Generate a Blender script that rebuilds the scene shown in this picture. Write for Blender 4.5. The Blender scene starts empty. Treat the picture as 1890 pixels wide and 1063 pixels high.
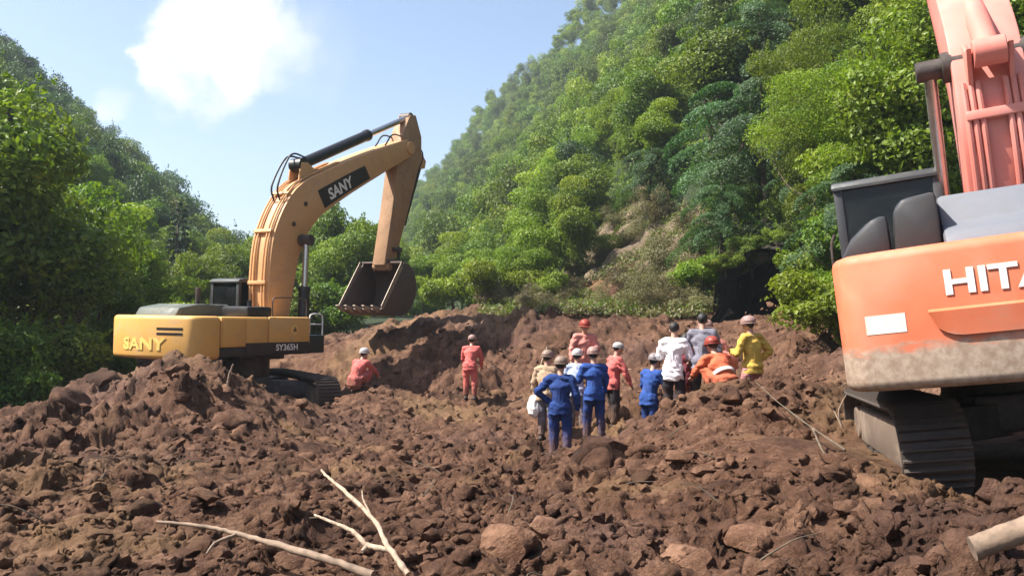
import bpy, bmesh, math, random
import numpy as np
from mathutils import Vector, Matrix, Euler

R = math.radians
random.seed(7)
rng = np.random.default_rng(7)
scene = bpy.context.scene
col = scene.collection

# ------------------------------------------------------------------ camera
FPX, EYE, HOR = 1637.0, 1.7, 600.0            # focal length in photo pixels, eye height, horizon row
PITCH = math.atan((HOR - 531.5) / FPX)
cam_d = bpy.data.cameras.new('camera')
cam = bpy.data.objects.new('camera', cam_d)
col.objects.link(cam)
cam.location = (0, 0, EYE)
cam.rotation_euler = (R(90) + PITCH, 0, 0)
cam_d.sensor_width = 36.0
cam_d.lens = 36.0 * FPX / 1890.0
cam_d.clip_start = 0.05
cam_d.clip_end = 6000
scene.camera = cam

# ------------------------------------------------------------------ light, sky, exposure
SUN_DIR = Vector((-0.78, -0.08, 0.98)).normalized()     # towards the sun
sun_el = math.asin(SUN_DIR.z)
sun_az = math.atan2(SUN_DIR.x, SUN_DIR.y)
sun_d = bpy.data.lights.new('sun', 'SUN')
sun_d.energy = 5.0
sun_d.angle = R(0.5)
sun_d.color = (1.0, 0.95, 0.87)
sun = bpy.data.objects.new('sun', sun_d)
col.objects.link(sun)
sun.rotation_euler = SUN_DIR.to_track_quat('Z', 'Y').to_euler()
sun.location = (0, 0, 60)

world = bpy.data.worlds.new('World')
scene.world = world
world.use_nodes = True
wn, wl = world.node_tree.nodes, world.node_tree.links
wn.clear()


def ray(px, py):
    """Direction in the world of a photo pixel, y component 1."""
    a = (px - 945.0) / FPX
    b = (531.5 - py) / FPX
    v = Vector((a, math.cos(PITCH) - b * math.sin(PITCH), math.sin(PITCH) + b * math.cos(PITCH)))
    return v


def at(px, py, Y):
    v = ray(px, py)
    return Vector((v.x / v.y * Y, Y, EYE + v.z / v.y * Y))


def project(x, y, z):
    """World -> photo pixel (numpy ok)."""
    zz = z - EYE
    d = y * math.cos(PITCH) + zz * math.sin(PITCH)
    u = -y * math.sin(PITCH) + zz * math.cos(PITCH)
    return 945.0 + FPX * x / d, 531.5 - FPX * u / d


w_out = wn.new('ShaderNodeOutputWorld')
w_bg = wn.new('ShaderNodeBackground')
w_bg.inputs['Strength'].default_value = 0.10
sky = wn.new('ShaderNodeTexSky')
sky.sky_type = 'NISHITA'
sky.sun_disc = False
sky.sun_elevation = sun_el
sky.sun_rotation = sun_az
sky.air_density = 1.0
sky.dust_density = 3.6
sky.ozone_density = 1.3
sky.altitude = 600
tc = wn.new('ShaderNodeTexCoord')
nz = wn.new('ShaderNodeTexNoise')
nz.inputs['Scale'].default_value = 11.0
nz.inputs['Detail'].default_value = 9.0
nz.inputs['Roughness'].default_value = 0.55
wl.new(tc.outputs['Generated'], nz.inputs['Vector'])
wsub = wn.new('ShaderNodeVectorMath'); wsub.operation = 'SUBTRACT'; wsub.inputs[1].default_value = (.5, .5, .5)
wl.new(nz.outputs['Color'], wsub.inputs[0])
wsc = wn.new('ShaderNodeVectorMath'); wsc.operation = 'SCALE'; wsc.inputs['Scale'].default_value = .085
wl.new(wsub.outputs[0], wsc.inputs[0])
wadd = wn.new('ShaderNodeVectorMath'); wadd.operation = 'ADD'
wl.new(tc.outputs['Generated'], wadd.inputs[0]); wl.new(wsc.outputs[0], wadd.inputs[1])
nz2 = wn.new('ShaderNodeTexNoise'); nz2.inputs['Scale'].default_value = 34.0; nz2.inputs['Detail'].default_value = 7.0; nz2.inputs['Roughness'].default_value = .6
wl.new(tc.outputs['Generated'], nz2.inputs['Vector'])
ws2 = wn.new('ShaderNodeVectorMath'); ws2.operation = 'SUBTRACT'; ws2.inputs[1].default_value = (.5, .5, .5)
wl.new(nz2.outputs['Color'], ws2.inputs[0])
wm2 = wn.new('ShaderNodeVectorMath'); wm2.operation = 'MULTIPLY_ADD'; wm2.inputs[1].default_value = (.04, .04, .04)
wl.new(ws2.outputs[0], wm2.inputs[0]); wl.new(wadd.outputs[0], wm2.inputs[2])
warp = wn.new('ShaderNodeVectorMath'); warp.operation = 'NORMALIZE'
wl.new(wm2.outputs[0], warp.inputs[0])
total = None
for (cx, cy, rad, amp) in ((385, 95, 3.9, 1.0), (345, 165, 2.8, .8), (425, 20, 3.5, .85), (500, 75, 3.4, .5), (205, 195, 1.2, .36), (560, 100, 4.0, .25), (315, 110, 2.0, .7)):
    d = ray(cx, cy).normalized()
    dot = wn.new('ShaderNodeVectorMath'); dot.operation = 'DOT_PRODUCT'
    dot.inputs[1].default_value = d
    wl.new(warp.outputs[0], dot.inputs[0])
    mr = wn.new('ShaderNodeMapRange')
    mr.interpolation_type = 'SMOOTHSTEP'
    mr.inputs['From Min'].default_value = math.cos(R(rad * 1.15))
    mr.inputs['From Max'].default_value = 1.0
    mr.inputs['To Min'].default_value = 0
    mr.inputs['To Max'].default_value = amp
    wl.new(dot.outputs['Value'], mr.inputs['Value'])
    if total is None:
        total = mr.outputs['Result']
    else:
        ad = wn.new('ShaderNodeMath'); ad.operation = 'MAXIMUM'
        wl.new(total, ad.inputs[0]); wl.new(mr.outputs['Result'], ad.inputs[1])
        total = ad.outputs[0]
nm = wn.new('ShaderNodeMath'); nm.operation = 'MULTIPLY_ADD'
wl.new(nz.outputs['Fac'], nm.inputs[0]); nm.inputs[1].default_value = 3.0; nm.inputs[2].default_value = -1.6
ns = wn.new('ShaderNodeMath'); ns.operation = 'MULTIPLY_ADD'     # noise only where there is cloud
wl.new(nm.outputs[0], ns.inputs[0]); wl.new(total, ns.inputs[1]); wl.new(total, ns.inputs[2])
cm = wn.new('ShaderNodeMapRange'); cm.interpolation_type = 'SMOOTHSTEP'
cm.inputs['From Min'].default_value = 0.05; cm.inputs['From Max'].default_value = 0.78
wl.new(ns.outputs[0], cm.inputs['Value'])
mixc = wn.new('ShaderNodeMix'); mixc.data_type = 'RGBA'
wl.new(cm.outputs['Result'], mixc.inputs['Factor'])
wl.new(sky.outputs['Color'], mixc.inputs['A'])
mixc.inputs['B'].default_value = (4.9, 5.0, 5.2, 1)
wl.new(mixc.outputs['Result'], w_bg.inputs['Color'])
wl.new(w_bg.outputs[0], w_out.inputs['Surface'])

scene.view_settings.view_transform = 'Standard'
scene.view_settings.look = 'None'
scene.view_settings.gamma = 1.0
scene.view_settings.use_curve_mapping = False
scene.view_settings.exposure = 1.25
scene.cycles.max_bounces = 6
scene.cycles.volume_bounces = 0
scene.cycles.transparent_max_bounces = 8
scene.cycles.use_denoising = True
scene.cycles.sample_clamp_indirect = 6.0


# ------------------------------------------------------------------ numpy noise
def _hash(ix, iy, seed):
    h = (ix.astype(np.int64) * 374761393 + iy.astype(np.int64) * 668265263 + seed * 1442695041) & 0xFFFFFFFF
    h = ((h ^ (h >> 13)) * 1274126177) & 0xFFFFFFFF
    h = h ^ (h >> 16)
    return (h & 0xFFFFFF) / float(0x1000000)


def perlin(x, y, seed=0):
    x0, y0 = np.floor(x), np.floor(y)
    fx, fy = x - x0, y - y0
    ix, iy = x0.astype(np.int64), y0.astype(np.int64)

    def g(ax, ay, dx, dy):
        a = _hash(ax, ay, seed) * 2 * np.pi
        return np.cos(a) * dx + np.sin(a) * dy
    u = fx * fx * fx * (fx * (fx * 6 - 15) + 10)
    v = fy * fy * fy * (fy * (fy * 6 - 15) + 10)
    a = g(ix, iy, fx, fy); b = g(ix + 1, iy, fx - 1, fy)
    c = g(ix, iy + 1, fx, fy - 1); d = g(ix + 1, iy + 1, fx - 1, fy - 1)
    return ((a * (1 - u) + b * u) * (1 - v) + (c * (1 - u) + d * u) * v) * 1.5


def fbm(x, y, seed=0, octv=4, gain=.5):
    t = 0; a = 1.0
    for o in range(octv):
        t = t + a * perlin(x * 2 ** o + 17.3 * o, y * 2 ** o - 9.1 * o, seed + o)
        a *= gain
    return t


def lumps(x, y, scale, seed, fill=1.0, pw=.5):
    """Rounded clods packed on a jittered grid: 0..1 dome heights with sharp creases."""
    x = x / scale + .35 * perlin(x / scale * 1.7, y / scale * 1.7, seed + 50)
    y = y / scale + .35 * perlin(x / scale * 1.7 + 31, y / scale * 1.7, seed + 51)
    x0, y0 = np.floor(x), np.floor(y)
    best = np.zeros_like(x)
    for i in (-1, 0, 1):
        for j in (-1, 0, 1):
            cx, cy = x0 + i, y0 + j
            jx = cx + .1 + .8 * _hash(cx, cy, seed); jy = cy + .1 + .8 * _hash(cx, cy, seed + 1)
            r = .35 + .5 * _hash(cx, cy, seed + 2)
            h = (.25 + .75 * _hash(cx, cy, seed + 3)) * (_hash(cx, cy, seed + 4) < fill)
            d2 = ((x - jx) ** 2 + (y - jy) ** 2) / (r * r)
            best = np.maximum(best, h * r * 1.4 * np.clip(1 - d2, 0, 1) ** pw)
    return best


# ------------------------------------------------------------------ mesh helpers
def np_mesh(name, V, F, smooth=True):
    V = np.asarray(V, dtype=np.float32); F = np.asarray(F, dtype=np.int32)
    me = bpy.data.meshes.new(name)
    me.vertices.add(len(V)); me.vertices.foreach_set('co', V.ravel())
    k = F.shape[1]
    me.loops.add(F.size); me.loops.foreach_set('vertex_index', F.ravel())
    me.polygons.add(len(F)); me.polygons.foreach_set('loop_start', np.arange(0, F.size, k, dtype=np.int32))
    me.polygons.foreach_set('use_smooth', np.full(len(F), smooth, dtype=bool))
    me.update(calc_edges=True)
    return me


def set_attr(me, name, vals):
    a = me.attributes.new(name, 'FLOAT', 'POINT')
    a.data.foreach_set('value', np.asarray(vals, dtype=np.float32))


def link(name, me, mat=None, parent=None, loc=None, rot=None):
    o = bpy.data.objects.new(name, me)
    col.objects.link(o)
    if mat is not None and me is not None and len(me.materials) == 0:
        me.materials.append(mat)
    if parent is not None:
        o.parent = parent
    if loc is not None:
        o.location = loc
    if rot is not None:
        o.rotation_euler = rot
    return o


def empty(name, loc, rot=(0, 0, 0)):
    o = bpy.data.objects.new(name, None)
    o.empty_display_size = .2
    col.objects.link(o)
    o.location = loc; o.rotation_euler = rot
    return o


def tag(o, label=None, cat=None, group=None, kind=None):
    if label: o['label'] = label
    if cat: o['category'] = cat
    if group: o['group'] = group
    if kind: o['kind'] = kind
    return o


class MB:
    """Collects shapes into one mesh."""
    def __init__(s):
        s.bm = bmesh.new()

    def _add(s, bm2, M=None):
        if M is not None:
            bm2.transform(M)
        tmp = bpy.data.meshes.new('t'); bm2.to_mesh(tmp); bm2.free()
        s.bm.from_mesh(tmp); bpy.data.meshes.remove(tmp)
        return s

    def box(s, a, b, bevel=0.0, M=None, seg=2):
        bm2 = bmesh.new()
        bmesh.ops.create_cube(bm2, size=1)
        a, b = Vector(a), Vector(b)
        for v in bm2.verts:
            v.co = Vector(((a.x + b.x) / 2 + v.co.x * (b.x - a.x), (a.y + b.y) / 2 + v.co.y * (b.y - a.y), (a.z + b.z) / 2 + v.co.z * (b.z - a.z)))
        bmesh.ops.recalc_face_normals(bm2, faces=bm2.faces)
        if bevel > 0:
            bmesh.ops.bevel(bm2, geom=list(bm2.edges), offset=bevel, segments=seg, affect='EDGES', profile=.5)
        return s._add(bm2, M)

    def prism(s, poly, a, b, axis='y', bevel=0.0, M=None, seg=2, taper=None):
        """Polygon extruded along an axis from a to b. axis y: poly=(x,z); axis z: poly=(x,y); axis x: poly=(y,z)."""
        bm2 = bmesh.new()

        def P(p, t):
            if axis == 'y': return (p[0], t, p[1])
            if axis == 'z': return (p[0], p[1], t)
            return (t, p[0], p[1])
        n = len(poly)
        va = [bm2.verts.new(P(p, a if taper is None else a * taper[i])) for i, p in enumerate(poly)]
        vb = [bm2.verts.new(P(p, b if taper is None else b * taper[i])) for i, p in enumerate(poly)]
        bm2.faces.new(va); bm2.faces.new(vb[::-1])
        for i in range(n):
            bm2.faces.new((va[i], vb[i], vb[(i + 1) % n], va[(i + 1) % n]))
        bmesh.ops.recalc_face_normals(bm2, faces=bm2.faces)
        if bevel > 0:
            ed = [e for e in bm2.edges if len(e.link_faces) == 2 and e.calc_face_angle(0) > R(28)]
            bmesh.ops.bevel(bm2, geom=ed, offset=bevel, segments=seg, affect='EDGES', profile=.5)
        return s._add(bm2, M)

    def tube(s, pts, rad, n=8, M=None, cap=True):
        pts = [Vector(p) for p in pts]
        if not hasattr(rad, '__len__'):
            rad = [rad] * len(pts)
        bm2 = bmesh.new()
        rings = []
        up = None
        for i, p in enumerate(pts):
            t = (pts[min(i + 1, len(pts) - 1)] - pts[max(i - 1, 0)]).normalized()
            if up is None:
                up = Vector((0, 0, 1)) if abs(t.z) < .9 else Vector((1, 0, 0))
            u = (up - t * up.dot(t)).normalized(); up = u
            w = t.cross(u)
            rings.append([bm2.verts.new(p + rad[i] * (math.cos(2 * math.pi * k / n) * u + math.sin(2 * math.pi * k / n) * w)) for k in range(n)])
        for a, b in zip(rings[:-1], rings[1:]):
            for k in range(n):
                bm2.faces.new((a[k], a[(k + 1) % n], b[(k + 1) % n], b[k]))
        if cap:
            bm2.faces.new(rings[0][::-1]); bm2.faces.new(rings[-1])
        bmesh.ops.recalc_face_normals(bm2, faces=bm2.faces)
        return s._add(bm2, M)

    def cyl(s, p0, p1, r, n=16, bevel=0):
        p0, p1 = Vector(p0), Vector(p1)
        if bevel:
            t = (p1 - p0).normalized()
            return s.tube([p0, p0 + t * .001, p0 + t * bevel, p1 - t * bevel, p1 - t * .001, p1], [r - bevel, r - bevel, r, r, r - bevel, r - bevel], n)
        return s.tube([p0, p1], r, n)

    def ball(s, c, r, sub=2, sc=(1, 1, 1), M=None):
        bm2 = bmesh.new()
        bmesh.ops.create_icosphere(bm2, subdivisions=sub, radius=1)
        for v in bm2.verts:
            v.co = Vector((c[0] + v.co.x * r * sc[0], c[1] + v.co.y * r * sc[1], c[2] + v.co.z * r * sc[2]))
        return s._add(bm2, M)

    def mesh(s, name='mesh', smooth=True, angle=35):
        me = bpy.data.meshes.new(name)
        s.bm.to_mesh(me); s.bm.free()
        if smooth:
            me.polygons.foreach_set('use_smooth', np.ones(len(me.polygons), dtype=bool))
            me.set_sharp_from_angle(angle=R(angle))
        return me

    def build(s, name, mat, parent=None, smooth=True, angle=35, loc=None, rot=None):
        return link(name, s.mesh(name, smooth, angle), mat, parent, loc, rot)


def catmull(pts, n=8):
    pts = [Vector(p) for p in pts]
    out = []
    P = [pts[0] * 2 - pts[1]] + pts + [pts[-1] * 2 - pts[-2]]
    for i in range(1, len(P) - 2):
        for k in range(n):
            t = k / n
            a, b, c, d = P[i - 1], P[i], P[i + 1], P[i + 2]
            out.append(.5 * ((2 * b) + (c - a) * t + (2 * a - 5 * b + 4 * c - d) * t * t + (3 * b - a - 3 * c + d) * t ** 3))
    out.append(pts[-1])
    return out


# ------------------------------------------------------------------ materials
def new_mat(name):
    m = bpy.data.materials.new(name)
    m.use_nodes = True
    nt = m.node_tree
    b = nt.nodes['Principled BSDF']
    return m, nt.nodes, nt.links, b


def noise_node(N, L, scale, detail=4, rough=.55, vec=None, dist=0.0):
    n = N.new('ShaderNodeTexNoise')
    n.inputs['Scale'].default_value = scale
    n.inputs['Detail'].default_value = detail
    n.inputs['Roughness'].default_value = rough
    n.inputs['Distortion'].default_value = dist
    if vec is not None:
        L.new(vec, n.inputs['Vector'])
    return n.outputs['Fac']


def ramp(N, L, fac, stops):
    r = N.new('ShaderNodeValToRGB')
    e = r.color_ramp.elements
    while len(e) > 1:
        e.remove(e[-1])
    e[0].position = stops[0][0]; e[0].color = (*stops[0][1], 1)
    for p, c in stops[1:]:
        k = e.new(p); k.color = (*c, 1)
    L.new(fac, r.inputs['Fac'])
    return r.outputs['Color']


def mixrgb(N, L, fac, a, b, mode='MIX'):
    m = N.new('ShaderNodeMix'); m.data_type = 'RGBA'; m.blend_type = mode
    for sock, val in (('Factor', fac), ('A', a), ('B', b)):
        if hasattr(val, 'is_linked') or hasattr(val, 'links'):
            L.new(val, m.inputs[sock])
        elif sock == 'Factor':
            m.inputs[sock].default_value = val
        else:
            m.inputs[sock].default_value = (*val, 1)
    return m.outputs['Result']


def mrange(N, L, v, a, b, c=0, d=1, smooth=True):
    m = N.new('ShaderNodeMapRange')
    if smooth: m.interpolation_type = 'SMOOTHSTEP'
    L.new(v, m.inputs['Value'])
    m.inputs['From Min'].default_value = a; m.inputs['From Max'].default_value = b
    m.inputs['To Min'].default_value = c; m.inputs['To Max'].default_value = d
    return m.outputs['Result']


def math_node(N, L, op, a, b):
    m = N.new('ShaderNodeMath'); m.operation = op
    for i, v in enumerate((a, b)):
        if hasattr(v, 'links'): L.new(v, m.inputs[i])
        else: m.inputs[i].default_value = v
    return m.outputs[0]


def bump(N, L, b, h, strength=.5, dist=.02):
    n = N.new('ShaderNodeBump')
    n.inputs['Strength'].default_value = strength; n.inputs['Distance'].default_value = dist
    L.new(h, n.inputs['Height']); L.new(n.outputs[0], b.inputs['Normal'])


MUD_DARK, MUD_MID, MUD_LIGHT = (.034, .0145, .008), (.104, .049, .027), (.265, .146, .090)


def mat_mud(name, tint=(1, 1, 1), light=0.0):
    m, N, L, b = new_mat(name)
    geo = N.new('ShaderNodeNewGeometry')
    pos = geo.outputs['Position']
    big = noise_node(N, L, .33, 4, .6, pos)
    mid = noise_node(N, L, 2.3, 6, .65, pos, .4)
    fine = noise_node(N, L, 16, 6, .7, pos)
    f = math_node(N, L, 'ADD', math_node(N, L, 'MULTIPLY', mid, .62), math_node(N, L, 'MULTIPLY', fine, .38))
    c = ramp(N, L, f, [(.30 - light, MUD_DARK), (.5 - light, MUD_MID), (.70 - light, MUD_LIGHT)])
    ochre = mrange(N, L, big, .50, .64, 0, .6)
    c = mixrgb(N, L, ochre, c, (.22, .128, .062))
    grey = mrange(N, L, noise_node(N, L, .21, 3, .5, pos), .54, .70, 0, .32)
    c = mixrgb(N, L, grey, c, (.16, .096, .082))
    damp = mrange(N, L, noise_node(N, L, .55, 5, .6, pos, .5), .50, .60, 0, .6)
    c = mixrgb(N, L, damp, c, mixrgb(N, L, 1.0, c, (.42, .38, .36), 'MULTIPLY'))
    c = mixrgb(N, L, 1.0, c, tint, 'MULTIPLY')
    L.new(c, b.inputs['Base Color'])
    b.inputs['Roughness'].default_value = .88
    b.inputs['Specular IOR Level'].default_value = .25
    hh = math_node(N, L, 'ADD', noise_node(N, L, 26, 6, .7, pos), math_node(N, L, 'MULTIPLY', noise_node(N, L, 75, 3, .6, pos), .35))
    bump(N, L, b, hh, 1.0, .05)
    return m


def mat_paint(name, colr, rough=.45, dust=.35, dust_col=(.30, .21, .14), metal=0.0, mudline=None, fade_or_glare=None):
    m, N, L, b = new_mat(name)
    tcn = N.new('ShaderNodeTexCoord')
    pos = tcn.outputs['Object']
    n1 = noise_node(N, L, 1.6, 7, .65, pos, .6)
    n2 = noise_node(N, L, 11, 5, .7, pos)
    c = mixrgb(N, L, mrange(N, L, n2, .35, .75, 0, .22), colr, tuple(x * .72 for x in colr))
    if fade_or_glare:
        c = mixrgb(N, L, mrange(N, L, noise_node(N, L, .9, 4, .5, pos), .4, .7, 0, .7), c, fade_or_glare)
    f = mrange(N, L, math_node(N, L, 'ADD', math_node(N, L, 'MULTIPLY', n1, .7), math_node(N, L, 'MULTIPLY', n2, .3)), .46, .72, 0, dust)
    c = mixrgb(N, L, f, c, dust_col)
    if mudline:
        sx = N.new('ShaderNodeSeparateXYZ'); L.new(pos, sx.inputs[0])
        stretch = N.new('ShaderNodeMapping'); stretch.inputs['Scale'].default_value = (1, 1, 3.2); L.new(pos, stretch.inputs[0])
        wob = noise_node(N, L, 2.6, 9, .68, stretch.outputs[0], .5)
        z = math_node(N, L, 'ADD', sx.outputs['Z'], math_node(N, L, 'MULTIPLY', wob, -.42))
        f2 = mrange(N, L, z, mudline[0] - .21, mudline[1] - .21, .93, 0)
        c = mixrgb(N, L, f2, c, mixrgb(N, L, mrange(N, L, n2, .3, .7), (.46, .385, .30), (.27, .205, .15)))
    L.new(c, b.inputs['Base Color'])
    L.new(mrange(N, L, n1, .3, .7, rough, min(1, rough + .3)), b.inputs['Roughness'])
    b.inputs['Metallic'].default_value = metal
    bump(N, L, b, n2, .12, .01)
    return m


def mat_plain(name, colr, rough=.6, metal=0.0, var=.3, scale=6, bmp=.2):
    m, N, L, b = new_mat(name)
    tcn = N.new('ShaderNodeTexCoord')
    n = noise_node(N, L, scale, 5, .6, tcn.outputs['Object'])
    c = ramp(N, L, n, [(.3, tuple(x * (1 - var) for x in colr)), (.7, tuple(min(1, x * (1 + var)) for x in colr))])
    L.new(c, b.inputs['Base Color'])
    b.inputs['Roughness'].default_value = rough
    b.inputs['Metallic'].default_value = metal
    if bmp: bump(N, L, b, n, bmp, .01)
    return m


def mat_leaf(name, stops, trans=.35, objvar=.18, gloss=.35):
    """Leaf: colour from the per-leaf tint attribute and a per-tree random shift."""
    m, N, L, b = new_mat(name)
    at_ = N.new('ShaderNodeAttribute'); at_.attribute_name = 'tint'
    oi = N.new('ShaderNodeObjectInfo')
    f = math_node(N, L, 'ADD', math_node(N, L, 'MULTIPLY', at_.outputs['Fac'], .72), math_node(N, L, 'MULTIPLY', oi.outputs['Random'], .28))
    c = ramp(N, L, f, stops)
    hs = N.new('ShaderNodeHueSaturation')
    L.new(c, hs.inputs['Color'])
    L.new(mrange(N, L, oi.outputs['Random'], 0, 1, .5 - .025, .5 + .02, False), hs.inputs['Hue'])
    r2 = math_node(N, L, 'FRACT', math_node(N, L, 'MULTIPLY', oi.outputs['Random'], 7.31), 0)
    L.new(mrange(N, L, r2, 0, 1, 1 - objvar, 1 + objvar, False), hs.inputs['Value'])
    c = hs.outputs['Color']
    L.new(c, b.inputs['Base Color'])
    b.inputs['Roughness'].default_value = .5
    b.inputs['Specular IOR Level'].default_value = gloss
    tr = N.new('ShaderNodeBsdfTranslucent')
    L.new(mixrgb(N, L, 1.0, c, (1.25, 1.35, .55), 'MULTIPLY'), tr.inputs['Color'])
    mx = N.new('ShaderNodeMixShader'); mx.inputs[0].default_value = trans
    L.new(b.outputs[0], mx.inputs[1]); L.new(tr.outputs[0], mx.inputs[2])
    L.new(mx.outputs[0], N['Material Output'].inputs['Surface'])
    return m


M_MUD = mat_mud('mud')
M_CLOD = mat_mud('mud_clods', light=.03)
M_ROCK = mat_mud('muddy_rock', tint=(1.25, 1.25, 1.25), light=.09)
M_DARKROCK = mat_mud('shade_dark_rock', tint=(.5, .46, .44))  # shade on the slab's near face is put into this tint
M_BARK = mat_plain('bark', (.10, .075, .05), .9, 0, .4, 9, .6)
M_WOODPALE = mat_plain('stripped_wood', (.36, .265, .185), .8, 0, .45, 18, .8)
M_WOODMUD = mat_plain('muddy_wood', (.21, .145, .10), .85, 0, .4, 10, .6)
M_LEAF = mat_leaf('leaf_broad', [(.1, (.036, .070, .010)), (.5, (.095, .160, .016)), (.9, (.200, .260, .028))])
M_LEAF_BRIGHT = mat_leaf('leaf_bright', [(.1, (.075, .125, .012)), (.5, (.155, .235, .018)), (.9, (.27, .32, .035))], .4)
M_LEAF_BLUE = mat_leaf('leaf_blue', [(.1, (.024, .060, .026)), (.5, (.054, .115, .040)), (.9, (.105, .170, .056))], .3)
M_LEAF_DRY = mat_leaf('leaf_dry', [(.1, (.075, .062, .030)), (.45, (.14, .125, .055)), (.9, (.23, .21, .10))], .25)
M_NEEDLE = mat_leaf('needles', [(.1, (.016, .038, .018)), (.5, (.032, .068, .028)), (.9, (.060, .105, .040))], .2)

# ------------------------------------------------------------------ ground shape
G_CTRL = []


def gp(px, py, Y):
    p = at(px, py, Y); G_CTRL.append((p.x, p.y, p.z))


for a in ((0, 1040, 6.6), (300, 1050, 6.3), (700, 1050, 6.2), (1000, 1040, 5.9), (1300, 1040, 5.2), (1600, 1040, 4.9),
          (0, 905, 9), (300, 900, 9.5), (600, 905, 9.2), (900, 905, 9.2), (1200, 945, 7.1), (1400, 905, 7.2),
          (0, 830, 12), (60, 790, 15), (120, 742, 16.5), (200, 690, 17.5), (300, 652, 18.0), (385, 656, 18.0), (460, 735, 17.2), (530, 790, 17), (330, 760, 14.5), (180, 800, 13.5), (480, 810, 13.5),
          (620, 815, 17.5), (750, 850, 12.5), (870, 790, 18), (868, 752, 22.5), (950, 805, 17), (1035, 852, 15.3), (1095, 812, 16.3), (720, 722, 23), (662, 702, 22.0), (640, 712, 22.6),
          (1000, 900, 10.2), (1100, 850, 12.3),
          (690, 655, 26.5), (800, 672, 26), (900, 680, 25.6), (1000, 684, 25.2), (1100, 684, 25), (1190, 672, 25), (760, 632, 28.4), (940, 640, 27.8), (1120, 640, 27.2),
          (690, 612, 30), (760, 600, 29.8), (820, 586, 29.4), (900, 596, 29.2), (960, 588, 29), (1040, 600, 28.8), (1120, 590, 28.6), (1200, 600, 28.2),
          (800, 578, 38), (1000, 582, 36), (1250, 590, 32),
          (1205, 792, 16), (1260, 755, 15.8), (1330, 752, 15.8), (1390, 750, 15.8), (1440, 720, 16.5),
          (1230, 735, 13.6), (1330, 695, 13), (1420, 692, 12.7), (1500, 715, 12.3), (1200, 815, 11.8), (1300, 800, 10.6), (1420, 800, 9.9), (1500, 850, 8.4), (1575, 860, 7.3), (1590, 825, 8.0),
          (1480, 650, 20), (1540, 645, 19), (1400, 606, 26), (1500, 606, 25),
          (1740, 975, 5.4), (1810, 915, 5.4), (1885, 880, 5.3), (1640, 985, 5.9), (1690, 955, 6.3), (1760, 950, 6.6)):
    gp(*a)
G_CTRL += [(-5, 22, -.62), (-9, 23, -.62), (-7, 25, -.62), (-5, 27, -.5), (-9, 27, -.5), (-12, 24, -.6), (-4.2, 22.2, -.62), (-3.2, 25, -.5),
           (4.2, 8.6, .22), (6.2, 8.6, .30), (4.2, 11.6, .22), (6.5, 11.6, .34), (3.6, 7.7, .2), (5.4, 9.6, .25), (9, 9.5, .7),
           (-6, 2, 0), (0, 1, 0), (6, 1.5, .3), (0, -8, 0), (-12, -6, 0), (12, -6, .5), (-14, 8, -.4), (-15, 14, -.5), (-20, 20, -.4), (-17, 28, -.2),
           (-14, 34, .3), (-4, 36, 1.2), (13, 18, 1.2), (14, 10, 1.2), (-10, 45, .8), (0, 48, 2.6), (10, 30, 2.2), (-20, 50, .6)]
GC = np.array(G_CTRL)
_d = np.sqrt(((GC[:, None, :2] - GC[None, :, :2]) ** 2).sum(-1) + .55 ** 2)
_A = np.zeros((len(GC) + 1,) * 2); _A[:-1, :-1] = _d + np.eye(len(GC)) * -.10; _A[:-1, -1] = 1; _A[-1, :-1] = 1
_W = np.linalg.solve(_A, np.append(GC[:, 2], 0))


def macro(x, y):
    x = np.asarray(x, float); y = np.asarray(y, float)
    t = np.full(x.shape, _W[-1])
    for w, c in zip(_W[:-1], GC):
        t = t + w * np.sqrt((x - c[0]) ** 2 + (y - c[1]) ** 2 + .3025)
    return t


RT_Y = [-40, 0, 14, 22, 27, 36, 52, 75, 110, 160, 300, 600, 1500]
RT_X = [22, 18, 14.5, 12, 10.2, 6.5, 0.8, -5, -12, -23, -66, -180, -510]
LT_Y = [-40, 0, 20, 30, 45, 70, 100, 150, 300, 600, 1500]
LT_X = [-21, -19, -17.2, -17, -19.5, -24, -29, -40, -84, -200, -540]


def hill_r(x, y):
    d = x - np.interp(y, RT_Y, RT_X) + 1.3 * fbm(x * .07, y * .07, 5, 3)
    s = .96 + .10 * np.clip((y - 40) / 80, 0, 1)
    h = s * .9 * np.logaddexp(0, d / .9)
    return np.minimum(h, 82 + 12 * fbm(x * .012, y * .012, 9, 3)) * (1 + .13 * fbm(x * .035, y * .035, 6, 3))


def hill_l(x, y):
    d = np.interp(y, LT_Y, LT_X) - x + 1.5 * fbm(x * .06, y * .06, 15, 3)
    s = .72 + .14 * np.clip((y - 60) / 80, 0, 1)
    h = s * 1.1 * np.logaddexp(0, d / 1.1)
    return np.minimum(h, 70 + 12 * fbm(x * .012, y * .012, 19, 3)) * (1 + .13 * fbm(x * .035, y * .035, 16, 3))


def base_h(x, y):
    """Large shape of the whole place."""
    m = macro(x, y)
    far = np.clip((np.asarray(y) - 44) / 16, 0, 1); far = far * far * (3 - 2 * far)
    sd = np.clip((np.abs(np.asarray(x)) - 22) / 10, 0, 1)
    f = np.maximum(far, sd)
    m = m * (1 - f) + f * (1.5 + .012 * np.asarray(y))
    return m + hill_r(x, y) + hill_l(x, y)


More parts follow.
